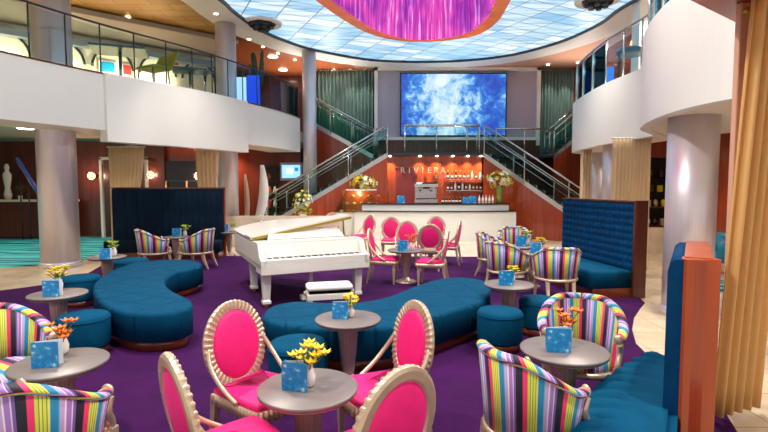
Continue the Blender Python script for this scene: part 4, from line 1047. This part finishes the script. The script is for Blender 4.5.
# display case
p0 = at(333, 215, Y=16.9); p1 = at(378, 189, Y=16.9)
t = thing('pastry_case', 'glass pastry display case with sloping front at the left end of the bar', 'display case', (-.98, 17.02, 0))
MB().box((0, 0, .42), (1.5, .48, .84)).build('cabinet', 'white', t, .01)
MB().box((0, 0, .86), (1.56, .5, .05)).build('counter', 'marble_wall', t)
for k, z in enumerate((1.14, 1.40)):
    MB().box((.1+.05*k, .0, z), (1.25-.3*k, .34, .02)).build('shelf', 'glass', t)
fp = [(-.74, .89), (-.32, 1.66), (.70, 1.66), (.70, .89)]
MB().loft([[(x, yy, z) for x, z in fp] for yy in (-.24, -.225)], smooth=False).build('front_glass', 'glass', t)
MB().loft([[(x, yy, z) for yy in (-.24, .24)] + [(x2, yy, z2) for yy in (.24, -.24)] for (x, z), (x2, z2) in (((-.74, .89), (-.32, 1.66)), ((-.72, .89), (-.30, 1.66)))][:2], smooth=False).build('sloped_glass', 'glass', t)
MB().box((.19, 0, 1.68), (1.06, .48, .04)).build('top', 'white', t, .005)
MB().box((.1, .235, 1.27), (1.2, .02, .78)).build('back_panel', 'wood_end', t)
l = bpy.data.lights.new('case_fill_light', 'POINT'); l.energy = 10; l.color = (1, .8, .55); l.shadow_soft_size = .05; o = bpy.data.objects.new('case_fill_light', l); COL.objects.link(o); o.location = (-.9, 16.98, 1.58)  # point light added to brighten the inside of the case
rnd = random.Random(4)
for k, z in enumerate((.886, 1.152, 1.412)):
    for i in range(6-k):
        x = -1.5+.2*k+(1.15-.12*k)*i/(5-k)
        mb = MB().sphere((0, 0, .05), .07, 10, 6, (1, .8, .7)); o = mb.build('pastry', mat('pastry_%d%d' % (k, i), rnd.choice(['#d98c3c', '#e8c48a', '#b4502a', '#f0dcc0']), .5), None, loc=(x, 16.98, z))
        tag(o, ['baked pastry on the bottom row inside the glass display case', 'baked pastry on the middle shelf of the glass display case', 'baked pastry on the top shelf of the glass display case'][k], 'pastry', ['pastries on the case bottom', 'pastries on the middle shelf', 'pastries on the top shelf'][k])
def bouquet(name, label, loc, rw, rh, n, vh, vr, vasem, cols, seed, trail=0, vase_glass=True):
    rnd = random.Random(seed); t = thing(name, label, 'flowers', loc)
    if vh: MB().lathe([(vr*.85, 0), (vr*.7, vh*.3), (vr*.8, vh*.7), (vr, vh), (vr*.9, vh), (vr*.6, vh*.5)], 20).build('vase', vasem, t)
    mb = MB(); C = Vector((0, 0, vh+rh*.75))
    for i in range(n*5):
        v = Vector((rnd.gauss(0, 1), rnd.gauss(0, 1), rnd.gauss(0, 1))).normalized()*rnd.uniform(.45, 1); P = C+Vector((v.x*rw, v.y*rw*.6, v.z*rh)); dd = (P-C).normalized(); u = dd.cross(Vector((0, 0, 1))).normalized()
        if trail: P.z -= trail*abs(v.x)*rnd.random()
        L_ = rw*.28; mb.add([P-dd*L_*.5, P+u*L_*.25, P+dd*L_*.6, P-u*L_*.25], [(0, 1, 2, 3)])
    lf = mb.build('foliage', 'leaf', t); lf.modifiers.new('s', 'SOLIDIFY').thickness = .004
    for c in cols:
        mb = MB()
        for i in range(n):
            v = Vector((rnd.gauss(0, 1), rnd.gauss(0, 1)-.4, rnd.gauss(0, 1)+.2)).normalized()*rnd.uniform(.8, 1.08); P = C+Vector((v.x*rw, v.y*rw*.6, v.z*rh)); dd = v.normalized()
            u = dd.cross(Vector((.1, .2, 1))).normalized(); w2 = dd.cross(u); L_ = rw*.2
            for j in range(5):
                a = 2*PI*j/5; e = (u*math.cos(a)+w2*math.sin(a)); f = (-u*math.sin(a)+w2*math.cos(a)); mb.add([P, P+e*L_*.6+f*L_*.3+dd*L_*.3, P+e*L_+dd*L_*.4, P+e*L_*.6-f*L_*.3+dd*L_*.3], [(0, 1, 2, 3)])
        ob = mb.build('blossoms', c, t); ob.modifiers.new('s', 'SOLIDIFY').thickness = .004
    return t
x, y = on_bar(501)
bouquet('bar_bouquet', 'tall green glass vase of cream and green flowers on the right end of the bar', (x, y+.02, ZB), .42, .27, 15, .58, .13, 'green_vase', ['petal_white', 'lime', 'yellow'], 3)
bouquet('case_bouquet', 'wide arrangement of white lilies and leaves on top of the pastry case', (-.72, 17.0, 1.702), .45, .27, 15, .0, .1, 'vase', ['petal_white', 'lime', 'yellow'], 5)
# cards and things along the bar top
for px, lab, s in ((401, 'blue leaflet stand on the bar left of the espresso machine', 1.7), (466, 'blue leaflet stand on the bar right of the espresso machine', 1.4), (473, 'blue leaflet stand on the bar next to the small bottles', 1.6)):
    x, y = on_bar(px); o = place('card', make_card, (x, y, ZB), R(4), lab); o.scale = (s, 1, s)
def make_bottle(m='bottle_dark'):
    def f():
        t = thing('bottle', 'x', 'bottle'); MB().lathe([(.035, 0), (.037, .01), (.037, .17), (.013, .22), (.012, .27)], 14).build('body', m, t)
        MB().lathe([(.014, .265), (.014, .3)], 10).build('cap', 'red' if m == 'bottle_clear' else 'gold_trim', t)
        MB().lathe([(.0378, .05), (.0378, .13)], 14).build('label_band', 'pic', t); return t
    return f
for k, px in enumerate((480, 483.5, 487, 490.5, 494)):
    x, y = on_bar(px); place('b_clear', make_bottle('bottle_clear'), (x, y, ZB), 0, 'small clear bottle with red cap in the row beside the green vase', 'clear bottles in a row on the bar')
for k, px in enumerate((443, 446.5, 450, 453.5, 457, 460.5)):
    x, y = on_bar(px); o = place('b_dark', make_bottle('bottle_dark'), (x, y+.05, ZB), 0, 'short dark jar between the espresso machine and the blue leaflets', 'dark jars on the bar'); o.scale = (1.2, 1.2, .75)
# back bar shelves with bottles
for k, (py, cnt) in enumerate(((179.5, 10), (190.5, 11))):
    a, b = at(446, py, Y=17.8), at(486, py, Y=17.8)
    sh = thing('glass_shelf', ['upper lit glass bottle shelf on the red bar wall', 'lower glass bottle shelf on the red bar wall'][k], 'shelf', ((a.x+b.x)/2, 17.8, a.z))
    MB().box((0, 0, 0), (b.x-a.x, .24, .03)).build('shelf_board', 'steel', sh)
    for s in (-1, 1): MB().box((s*(b.x-a.x)*.4, .08, -.05), (.03, .08, .08)).build('bracket', 'steel', sh)
    for i in range(cnt):
        x = a.x+.07+(b.x-a.x-.14)*i/(cnt-1); kd = rnd.choice(['b_dark', 'b_amber', 'b_clear']); mk = {'b_dark': make_bottle('bottle_dark'), 'b_amber': make_bottle('bottle_amber'), 'b_clear': make_bottle('bottle_clear')}[kd]
        adj = {'b_dark': 'dark', 'b_amber': 'amber', 'b_clear': 'clear'}[kd]
        o = place(kd, mk, (x, 17.78, a.z+.016), 0, adj+' bottle on the '+['upper', 'lower'][k]+' back bar shelf', adj+' bottles on the '+['upper', 'lower'][k]+' bar shelf'); o.scale = (1, 1, rnd.uniform(.85, 1.15))
# door panel and hanging display in the bar wall
a, b = at(396, 203, Y=17.93), at(416, 169, Y=17.93)
t = thing('door_panel', 'purplish wood service door in the bar back wall', 'door', ((a.x+b.x)/2, 17.90, 0))
MB().box((0, 0, b.z/2), (b.x-a.x, .04, b.z)).build('leaf', mat('plum_wood', '#7a2f33', .35, vary=.2, vscale=(10, 10, 1)), t); MB().box((0, -.0, b.z+.02), (b.x-a.x+.1, .07, .05)).build('head_trim', 'wood_dark', t)
MB().box((.3, -.04, 1.05), (.03, .04, .14)).build('handle', 'steel', t)
a = at(387, 178, Y=17.85); t = thing('carved_figure', 'dark carved figure standing on a ledge against the bar wall', 'sculpture', (a.x-.08, 17.8, 1.5))
MB().box((0, 0, -.03), (.3, .25, .06)).build('ledge', 'wood_dark', t)
MB().lathe([(.10, 0), (.12, .08), (.07, .2), (.11, .4), (.13, .55), (.05, .66), (.08, .72), (.085, .8), (.04, .88)], 14, sx=1, sy=.7).build('figure', 'bottle_amber', t)
# sign letters on the bar wall
def text(name, body, loc, size, m, rz=0, ext=.015, parent=None, align='LEFT'):
    c = bpy.data.curves.new(name, 'FONT'); c.body = body; c.size = size; c.extrude = ext; c.align_x = align
    o = bpy.data.objects.new(name, c); COL.objects.link(o); dg = bpy.context.evaluated_depsgraph_get()
    me = bpy.data.meshes.new_from_object(o.evaluated_get(dg)); bpy.data.objects.remove(o); me.materials.clear(); me.materials.append(M[m])
    o = bpy.data.objects.new(name, me); COL.objects.link(o); o.location = loc; o.rotation_euler = (PI/2, 0, rz); o.parent = parent; return o
t = thing('bar_sign', 'silver lettering high on the red bar wall above the espresso machine', 'sign', (at(400, 172, Y=17.83).x, 17.83, 0))
z = at(401, 173.2, Y=17.93).z
for k, ch in enumerate('RIVIERA'): text('letter', ch, (.1+k*.245, 0, z), .31, 'champagne', parent=t, align='CENTER')
for k, ch in enumerate('BAR'): text('letter', ch, (1.28+k*.17, 0, at(436, 178, Y=17.93).z), .17, 'steel', parent=t)
# downlights under the landing
for px in (390, 420, 437, 453, 468, 481):
    x = at(px, 157, Y=17.75).x
    o = MB().lathe([(.04, 0), (.05, .03), (.05, .04)], 14).build('downlight', 'lamp', None, loc=(x, 17.75, 2.88)); tag(o, 'small glowing downlight under the landing above the bar', 'ceiling light', 'downlights over the bar')
    spot('bar_spot', (x, 17.72, 2.87), 110, (1, .74, .48), 95, (0, .12, -1), .03)

# ================================================================== LEFT BACK DETAILS
struct(MB().box((-3.4, 14.6, .46), (4.4, .2, .92)), 'wall_low_marble', 'marble_wall')
p = at(303, 217, Y=15.1)
bouquet('tall_lily_arrangement', 'tall slim arrangement of white lilies behind the piano near the foot of the stairs', (p.x, 15.1, .0), .3, .42, 20, .95, .12, 'vase', ['petal_white', 'lime', 'yellow'], 8)
a, b = at(280, 180.5, Y=18.5), at(302, 162.5, Y=18.5)
t = thing('information_screen', 'lit information screen in a grey frame on the wall left of the stairs', 'screen', ((a.x+b.x)/2, 18.55, (a.z+b.z)/2)); w_, h_ = b.x-a.x, b.z-a.z
MB().box((0, 0, 0), (w_, .08, h_)).build('frame', mat('mauve_frame', '#a99ab4', .4), t); MB().box((0, -.045, 0), (w_*.82, .02, h_*.72)).build('display', emit('display_blue', '#8fd0f4', .9), t)
MB().box((-.05, -.06, .02), (w_*.3, .01, h_*.3)).build('display_window', emit('display_white', '#eef6fb', .9), t); MB().box((w_*.25, -.06, h_*.12), (w_*.16, .01, h_*.2)).build('display_tile', emit('display_deep', '#2a7fc4', .8), t)
for px0, py0, px1, py1, lab, wd in ((246, 214, 245, 174, 'shorter slim ivory sculpture left of the long blade', .07), (256, 212, 262, 165, 'tall curved ivory blade sculpture before the red wall', .13)):
    a, b = at(px0, py0, Y=15.6), at(px1, py1, Y=15.6)
    t = thing('ivory_sculpture', lab, 'sculpture', (a.x, 15.6, 0)); dx = b.x-a.x; H = b.z
    rings = []
    for i in range(17):
        v = i/16; cx = dx*v + (.14 if wd > .1 else .05)*math.sin(PI*v); wv = wd*(.35+.9*math.sin(PI*min(v*.8+.15, 1))); 
        rings.append([(cx+wv*math.cos(2*PI*k/12), .05*math.sin(2*PI*k/12), .5+(H-.5)*v) for k in range(12)])
    MB().loft(rings).build('blade', 'champagne' if wd < .1 else 'vase', t); MB().lathe([(.13, 0), (.12, .5)], 24).build('pedestal', 'tile_teal', t)
# glass cabinet with ornaments left of the screen
a, b = at(267, 212, Y=18.4), at(279, 164, Y=18.4)
t = thing('ornament_cabinet', 'dark open shelving with small ornaments left of the information screen', 'shelving', ((a.x+b.x)/2-.05, 18.53, 0)); w_ = b.x-a.x
MB().box((0, .1, 1.3), (w_, .04, 2.6)).build('back', 'dark', t)
for z in (.5, 1.0, 1.5, 2.0, 2.55): MB().box((0, -.02, z), (w_, .24, .03)).build('shelf', 'wood_dark', t)
for k, (z, c) in enumerate(((.52, 'vase'), (1.02, 'red'), (1.02, 'vase'), (1.52, 'orange'), (1.52, 'vase'), (2.02, 'bottle_amber'))):
    o = MB().lathe([(.05, 0), (.08, .1), (.05, .22), (.03, .28)], 12).build('ornament', c, None, loc=((a.x+b.x)/2-.05+(-.1 if k % 2 else .1), 18.49, z))
    tag(o, {'vase': 'small white ornament vase on the dark shelving by the information screen', 'red': 'small red ornament on the dark shelving by the information screen', 'orange': 'small orange ornament on the dark shelving by the information screen', 'bottle_amber': 'small amber ornament on the top of the dark shelving'}[c], 'ornament', {'vase': 'white ornaments on dark shelving'}.get(c))
# two balusters at the stair foot
for px, lab, yy in ((265.5, 'steel newel post at the foot of the left stairs, nearer one', 16.75), (287, 'steel newel post at the foot of the left stairs, farther one', 17.6)):
    p = at(px, 193, Y=yy); o = MB().lathe([(.06, 0), (.06, .03), (.04, .05), (.04, p.z-.55), (.06, p.z-.53), (.05, p.z-.48), (.01, p.z-.45)], 16).build('newel_post', 'steel', None, loc=(p.x, yy, .53)); tag(o, lab, 'post')
    if yy > 16: o.location.z = .53
# statue niche at the far left
p = at(10, 190, Y=17.0)
t = thing('white_sculpture', 'white figure sculpture on a marble console at the far left', 'sculpture', (p.x, 16.9, 0))
MB().lathe([(.1, 1.35), (.14, 1.5), (.09, 1.75), (.13, 2.0), (.15, 2.2), (.06, 2.36), (.09, 2.45), (.05, 2.58)], 14, sy=.7).build('figure', 'vase', t)
MB().box((.9, 0, .66), (2.6, .5, 1.22)).build('console', 'wood_dark', t); MB().box((.9, 0, 1.31), (2.8, .6, .08)).build('console_top', 'marble_wall', t)
bouquet('console_plant', 'green leafy plant on the marble console below the white sculpture', (p.x+.5, 16.8, 1.36), .2, .25, 14, .12, .08, 'vase', ['leaf_dark'], 11)
a, b = at(17, 158, Y=16.4), at(39, 193, Y=16.4)
t = thing('slanting_handrail', 'blue lit slanting handrail panel left of the thick column', 'handrail', (a.x, 16.4, 0))
for k, (m, r_) in enumerate((('tabletop_blue', .05), ('steel', .02))): MB().tube([(0, -.02*k, a.z-.12*k), (b.x-a.x, -.02*k, b.z-.12*k)], r_, 8).build('rail', m if k else mat('blue_rail', '#3f56a8', .3, emis=.15), t)
for s in (.1, .5, .9): MB().tube([((b.x-a.x)*s, 0, 0.0), ((b.x-a.x)*s, 0, a.z+(b.z-a.z)*s)], .02, 6).build('post', 'steel_dark', t)

# ================================================================== UPPER LEFT DECK FURNITURE
UF = 3.91
def cafe_table(px, py, Y_, w, label, m='tabletop_blue'):
    p = at(px, py, Y=Y_); t = thing('cafe_table', label, 'table', (p.x, Y_, UF), R(20)); h = p.z-UF
    mb = MB(); mb.prism(rect_round(w, w*.8, .04), h-.05, h); mb.build('table_top', m, t); MB().tube([(0, 0, 0), (0, 0, h-.05)], .04, 10).build('pole', 'steel', t); MB().lathe([(.25, 0), (.25, .02), (.05, .04)], 24).build('base', 'steel', t)
cafe_table(120, 50, 12.6, 1.25, 'high square blue cafe table on the left upper deck beside the olive chair')
cafe_table(190, 70, 14.3, .95, 'dark square cafe table on the left upper deck near the red poster')
cafe_table(205, 71, 14.9, .5, 'small dark cafe table on the left upper deck next to the upright pale column')
p = at(152, 66, Y=12.6); t = thing('lounge_chair', 'olive yellow winged lounge chair on the left upper deck', 'chair', (p.x, 12.6, UF), R(-30)); h = p.z-UF
MB().loft([[(-.34, -.25, h-.10), (.34, -.25, h-.10), (.34, -.2, h-.02), (-.34, -.2, h-.02)], [(-.38, .3, h-.1), (.38, .3, h-.1), (.38, .3, h), (-.38, .3, h)]], smooth=False).build('seat', 'olive', t, .02)
MB().loft([[(-.38, .26, h-.05), (.38, .26, h-.05), (.38, .33, h-.05), (-.38, .33, h-.05)], [(-.3, .42, h+.35), (.48, .42, h+.42), (.48, .48, h+.42), (-.3, .48, h+.35)]], smooth=False).build('backrest', 'olive', t, .02)
for sx in (-.28, .28):
    for sy in (-.18, .26): MB().tube([(sx, sy, h-.1), (sx*1.15, sy*1.15, 0)], .02, 6).build('leg', 'steel', t)
def sofa(px, py, Y_, w, label, rz=0, m='brown'):
    p = at(px, py, Y=Y_); t = thing('sofa', label, 'sofa', (p.x, Y_, UF), rz)
    mb = MB(); mb.box((0, 0, .25), (w, .7, .4)); mb.build('seat', m, t, .05); mb = MB(); mb.box((0, .35, .45), (w, .18, .85)); mb.build('backrest', m, t, .05)
    for s in (-1, 1): mb = MB(); mb.box((s*w/2, 0, .35), (.16, .8, .6)); mb.build('armrest', m, t, .04)
sofa(18, 45, 12.1, 1.9, 'brown leather sofa behind the glass at the left end of the upper deck', R(25))
sofa(176, 85, 15.6, 1.3, 'brown leather sofa under the dark cafe table on the upper deck', R(35))
sofa(222, 93, 16.6, .9, 'black armchair on the left upper deck before the blue panel', R(30), 'black')
def poster(px, py, w, h, label, m2, k=0):
    # hangs on the cream wall
    A2 = A_+(B_-A_)*0; dirv = (B_-A_).normalized(); nn = Vector((dirv.y, -dirv.x))
    vx = (px-384)/FPX; # ray meets wall line in plan
    den = dirv.x-vx*dirv.y; s_ = (vx*A_.y-A_.x)/den; q = A_+dirv*s_+nn*.05; z = at(px, py, Y=q.y).z
    t = thing('wall_poster', label, 'poster', (q.x, q.y, z), math.atan2(dirv.y, dirv.x))
    MB().box((0, 0, 0), (w, .03, h)).build('frame', 'pic', t); MB().box((0, -.02, 0), (w*.82, .02, h*.8)).build('print', m2, t)
A_, B_ = Vector((-13.2, 12.6)), Vector((-6.3, 18.3))
poster(112, 67, .5, .38, 'blue and white picture on the cream wall under the left cafe table', 'blue_print')
poster(131, 70, .3, .38, 'small red figure picture on the cream wall left of the olive chair', 'red')
poster(168, 61, .2, .3, 'small grey notice left of the red poster on the cream wall', 'steel')
poster(178, 60, .28, .45, 'red and white poster on the cream wall above the dark cafe table', 'red')
# blue panels and cactus sculpture by the pale column
p = at(241, 96, Y=15.0)
t = thing('display_panels', 'bright blue and white display panels beside the pale column on the upper deck', 'display panel', (-4.38, 15.75, UF))
MB().box((-.2, 0, .75), (.34, .05, 1.25)).build('white_panel', emit('panel_glow', '#b9def2', .7), t); MB().box((.2, 0, .78), (.4, .05, 1.3)).build('blue_panel', emit('panel_blue', '#1f46d0', .7), t); MB().box((0, 0, .06), (.9, .3, .12)).build('foot', 'steel_dark', t)
p = at(248, 100, Y=14.9)
t = thing('tall_cactus_plant', 'tall dark cactus like plant rising behind the left balcony rail', 'plant', (-4.2, 16.3, UF))
MB().lathe([(.18, 0), (.22, .3), (.2, .32)], 20).build('pot', 'black', t)
mb = MB(); mb.tube(catmull([(0, 0, .3), (.03, 0, 1.0), (-.05, 0, 1.7), (-.12, 0, 2.3)], k=5), [.09]*15+[.05], 10); mb.build('stem', 'leaf_dark', t)
for s, z0, z1 in ((-1, .9, 1.9), (1, 1.1, 2.1), (1, 1.5, 2.35)):
    MB().tube(catmull([(0, 0, z0), (s*.14, -.05, z0+.2), (s*.2, -.05, z1)], k=4), [.06]*8+[.03], 8).build('branch', 'leaf_dark', t)
# upper right deck stools
p = at(632, 49, Y=11.9)
t = thing('bar_table', 'dark teal rounded table on the far right upper deck behind the glass', 'table', (p.x, 11.9, UF)); h = p.z-UF
MB().lathe([(.32, h-.14), (.36, h-.06), (.32, h), (.001, h)], 32).build('table_top', 'tabletop_blue', t); 
for s in (-.3, .3): MB().tube([(s, 0, 0), (s, 0, h-.1)], .035, 8).build('leg', 'brown', t)
p = at(605, 60, Y=13.0); t = thing('glass_reflection_panel', 'bright blue lit glass panel on the far right upper deck', 'display panel', (6.4, 14.3, UF)); MB().box((0, 0, .7), (.5, .06, 1.3)).build('panel', emit('panel_azure', '#2f78d8', .8), t); MB().box((0, 0, .05), (.5, .2, .1)).build('foot', 'steel_dark', t)  # glowing panel stands in for reflections in tinted glass
struct(MB().box((7.9, 11.0, 5.3), (.2, 5, 2.8)), 'wall_upper_right', mat('pink_cream_wall', '#e6c8b6', .5))
struct(MB().box((6.9, 13.2, 5.3), (.4, .4, 2.8)), 'trim_6', mat('pale_pier', '#e9dfd6', .4))

# ================================================================== RIGHT SIDE
t = thing('shop_shelving', 'dark lit shop shelves with goods seen between the gold curtain and the column', 'shelving', (7.45, 13.2, 0)); 
MB().box((0, .25, 1.3), (1.3, .05, 2.6)).build('back', 'dark', t)
for z in (.75, 1.25, 1.65, 2.05, 2.55): MB().box((0, 0, z), (1.3, .5, .03)).build('shelf', 'glass' if z > 1.3 else 'wood_dark', t)
MB().box((0, -.02, .36), (1.4, .56, .72)).build('counter', 'marble_wall', t)
rnd = random.Random(9)
for z, n_o in ((.765, 6), (1.265, 6), (1.665, 5), (2.065, 5)):
    for i in range(n_o):
        c = rnd.choice(['bottle_dark', 'yellow', 'white', 'champagne', 'red']); o = (MB().lathe([(.04, 0), (.06, .08), (.05, .16), (.02, .2)], 10) if rnd.random() < .5 else MB().box((0, 0, .09), (.11, .08, .18))).build('shop_item', c, None, loc=(6.95+1.0*i/(n_o-1), 13.12, z))
        lv = {.765: 'lowest', 1.265: 'second', 1.665: 'third', 2.065: 'highest'}[z]; cn = {'bottle_dark': 'dark', 'yellow': 'yellow', 'white': 'white', 'champagne': 'golden', 'red': 'red'}[c]
        tag(o, '%s shop item on the %s level of the shop shelves' % (cn, lv), 'shop item', '%s shop items on the %s level' % (cn, lv))
p = at(718, 236, z=.8)
t = thing('lounge_chair', 'bright teal curved lounge chair beyond the near booth at right', 'chair', (p.x+.1, p.y+.1, .008), R(70))
rings = []
for i in range(25):
    ph = R(-110+220*i/24); rings.append([(.36*math.sin(ph), -.36*math.cos(ph), .3), (.42*math.sin(ph), -.42*math.cos(ph), .82), (.34*math.sin(ph), -.34*math.cos(ph), .82), (.28*math.sin(ph), -.28*math.cos(ph), .3)])
MB().loft(rings).build('backrest', 'teal_chair', t); MB().lathe([(.3, .25), (.32, .38), (.25, .44), (.001, .45)], 28).build('seat', 'teal_chair', t)
for s in (-1, 1):
    for q in (-1, 1): MB().tube([(s*.2, q*.2, .28), (s*.24, q*.24, 0)], .02, 8).build('leg', 'steel', t)
# near drape with pinkish pilaster
yD = 3.75
drape('gold_drape', at(736, 200, Y=yD).x, at(800, 200, Y=yD).x, .05, 3.3, yD, 'curtain_near', 'large gathered gold drape hanging at the right edge of the foreground', folds=5, amp=.04, x0b=at(704, 430, Y=yD).x, x1b=at(768, 420, Y=yD).x, pitch=.2, ex=1.0)
t = thing('pilaster', 'flat pinkish tan pilaster with a round brass stud beside the near gold drape', 'pilaster', (at(749, 100, Y=3.95).x, 3.98, 0))
MB().box((0, 0, 1.65), (.2, .06, 3.3)).build('shaft', mat('tan_pilaster', '#d9a58a', .4), t, .01)
p = at(746, 12, Y=3.95); MB().sphere((p.x-t.location.x, -.04, p.z), .035, 14, 8).build('stud', 'gold_trim', t)

# ================================================================== CEILING OBJECTS
for px, py, lab in ((262, 24, 'round black speaker cluster set in the left of the glowing skylight'), (598, 1, 'round black speaker cluster set in the right of the glowing skylight')):
    p = at(px, py, z=6.72); 
    t = thing('ceiling_speaker', lab, 'speaker', (p.x, p.y, 6.52))
    MB().lathe([(.42, .19), (.58, .19), (.6, .25), (.42, .25)], 40).build('trim_ring', 'white', t)
    MB().lathe([(.44, .2), (.38, .12), (.32, .09), (.28, .08)], 8).build('housing', 'black', t)
    for k in range(6): 
        a = PI/3*k; MB().lathe([(.07, 0), (.09, .08)], 12, (.2*math.cos(a), .2*math.sin(a), .02)).build('driver', 'steel_dark', t)
for i, (px, py) in enumerate(((216, 14), (249, 39.5), (263, 47), (278, 53.5), (295, 60), (365, 71), (350, 70.5), (334, 70), (548, 65), (578, 63))):
    inner = i < 6
    z = ZC-.005; p = at(px, py, z=z)
    o = MB().lathe([(.05, 0), (.06, .006)], 14).build('recessed_light', 'lamp', None, loc=(p.x, p.y, z-.006)); tag(o, 'tiny glowing recessed light in the white ring around the skylight' if i < 8 else 'tiny glowing recessed light in the peach ceiling right of the screen', 'ceiling light', 'recessed lights in the ring' if i < 8 else 'recessed lights right of the screen')
for px, py in ((155, 33), (192, 38), (128, 18)):
    p = at(px, py, z=ZC+.02); o = MB().lathe([(.06, 0), (.07, .008)], 14).build('recessed_light', 'lamp', None, loc=(p.x, p.y, ZC+.01)); tag(o, 'tiny glowing recessed light in the gold panelled ceiling at upper left', 'ceiling light', 'recessed lights in the gold ceiling')
for px, py in ((273, 57), (283, 70)):
    p = at(px, py, z=ZC); o = MB().lathe([(.16, 0), (.18, .01)], 20).build('ceiling_light', 'lamp', None, loc=(p.x, p.y, ZC-.01)); tag(o, 'round light in the wooden ceiling above the left upper deck', 'ceiling light', 'round lights in the wooden ceiling')
for px, py in ((26, 129), (32, 151), ):
    p = at(px, py, z=3.48); o = MB().lathe([(.2, 0), (.22, .015)], 24).build('ceiling_light', 'lamp', None, loc=(p.x, min(p.y, 15), 3.48)); tag(o, 'round glowing ceiling light under the left balcony, '+('nearer one' if py < 140 else 'farther one'), 'ceiling light')
p = at(686, 115, z=2.8); o = MB().lathe([(.04, 0), (.05, .012)], 16).build('recessed_light', 'lamp', None, loc=(p.x+.05, p.y, 2.788)); tag(o, 'small recessed light in the round soffit beside the thick right column', 'ceiling light')

# chandelier
t = thing('fibre_chandelier', 'huge magenta and orange strand chandelier hanging below the skylight', 'chandelier', (0, 0, 0))
zr = 4.9
cp_ = [(1.86, 8.7), (1.84, 9.4), (1.66, 9.98), (1.25, 10.32), (.75, 10.45), (.27, 10.25), (-.12, 9.85), (-.42, 9.3), (-.72, 8.6), (-.94, 7.9), (-1.0, 7.0), (-.5, 6.3), (.35, 6.1), (1.2, 6.5), (1.72, 7.4)]
lp = catmull(cp_, True, 24); ls = -1 if sum(lp[i-1].x*lp[i].y-lp[i].x*lp[i-1].y for i in range(len(lp))) < 0 else 1
rings = []; cc = Vector((.5, 8.5))
for z, g in ((zr, 0), (zr+.3, .0), (zr+.9, .06), (zr+1.4, .16), (zr+1.72, .25)):
    of = offset(lp, ls*g, True)
    rings.append([(p.x+.022*math.cos(i*2*PI/4)*(p-cc).normalized().x, p.y+.022*math.cos(i*2*PI/4)*(p-cc).normalized().y, z) for i, p in enumerate(of)])
mb = MB(); mb.loft(rings, cap=False, smooth=False); o = mb.build('strand_curtain', 'strands', t); o.modifiers.new('s', 'SOLIDIFY').thickness = .02
o1 = offset(lp, -ls*.02, True)
o2 = []
for i, p in enumerate(lp):
    tt = (lp[(i+1) % len(lp)]-lp[i-1]).normalized(); nn = Vector((-tt.y, tt.x))*-ls; o2.append(p+nn*(.05+.2*abs(nn.x)**1.5))
mb = closed = band(MB(), list(o1)+[o1[0]], list(o2)+[o2[0]], zr-.02, zr+.12); mb.build('orange_rim', 'rim_orange', t)
mb = MB(); mb.loft([[(p.x, p.y, zr+.12) for p in o2], [(p.x, p.y, zr+.7) for p in [p*1.0 for p in o2]], [(p.x, p.y, zr+1.7) for p in offset(lp, -ls*.05, True)]], cap=False); mb.build('outer_shell', 'rim_orange', t)
MB().prism([p[:] for p in offset(lp, ls*.25, True)], zr+1.70, zr+1.76).build('canopy_plate', mat('magenta_plate', '#b0409c', .4, emis=.3), t)
for k in range(4):
    an = PI/4+k*PI/2; MB().tube([(.5+.8*math.cos(an), 8.5+1*math.sin(an), 6.6), (.5+.8*math.cos(an), 8.5+1*math.sin(an), 6.77)], .015, 6).build('suspension_rod', 'steel', t)
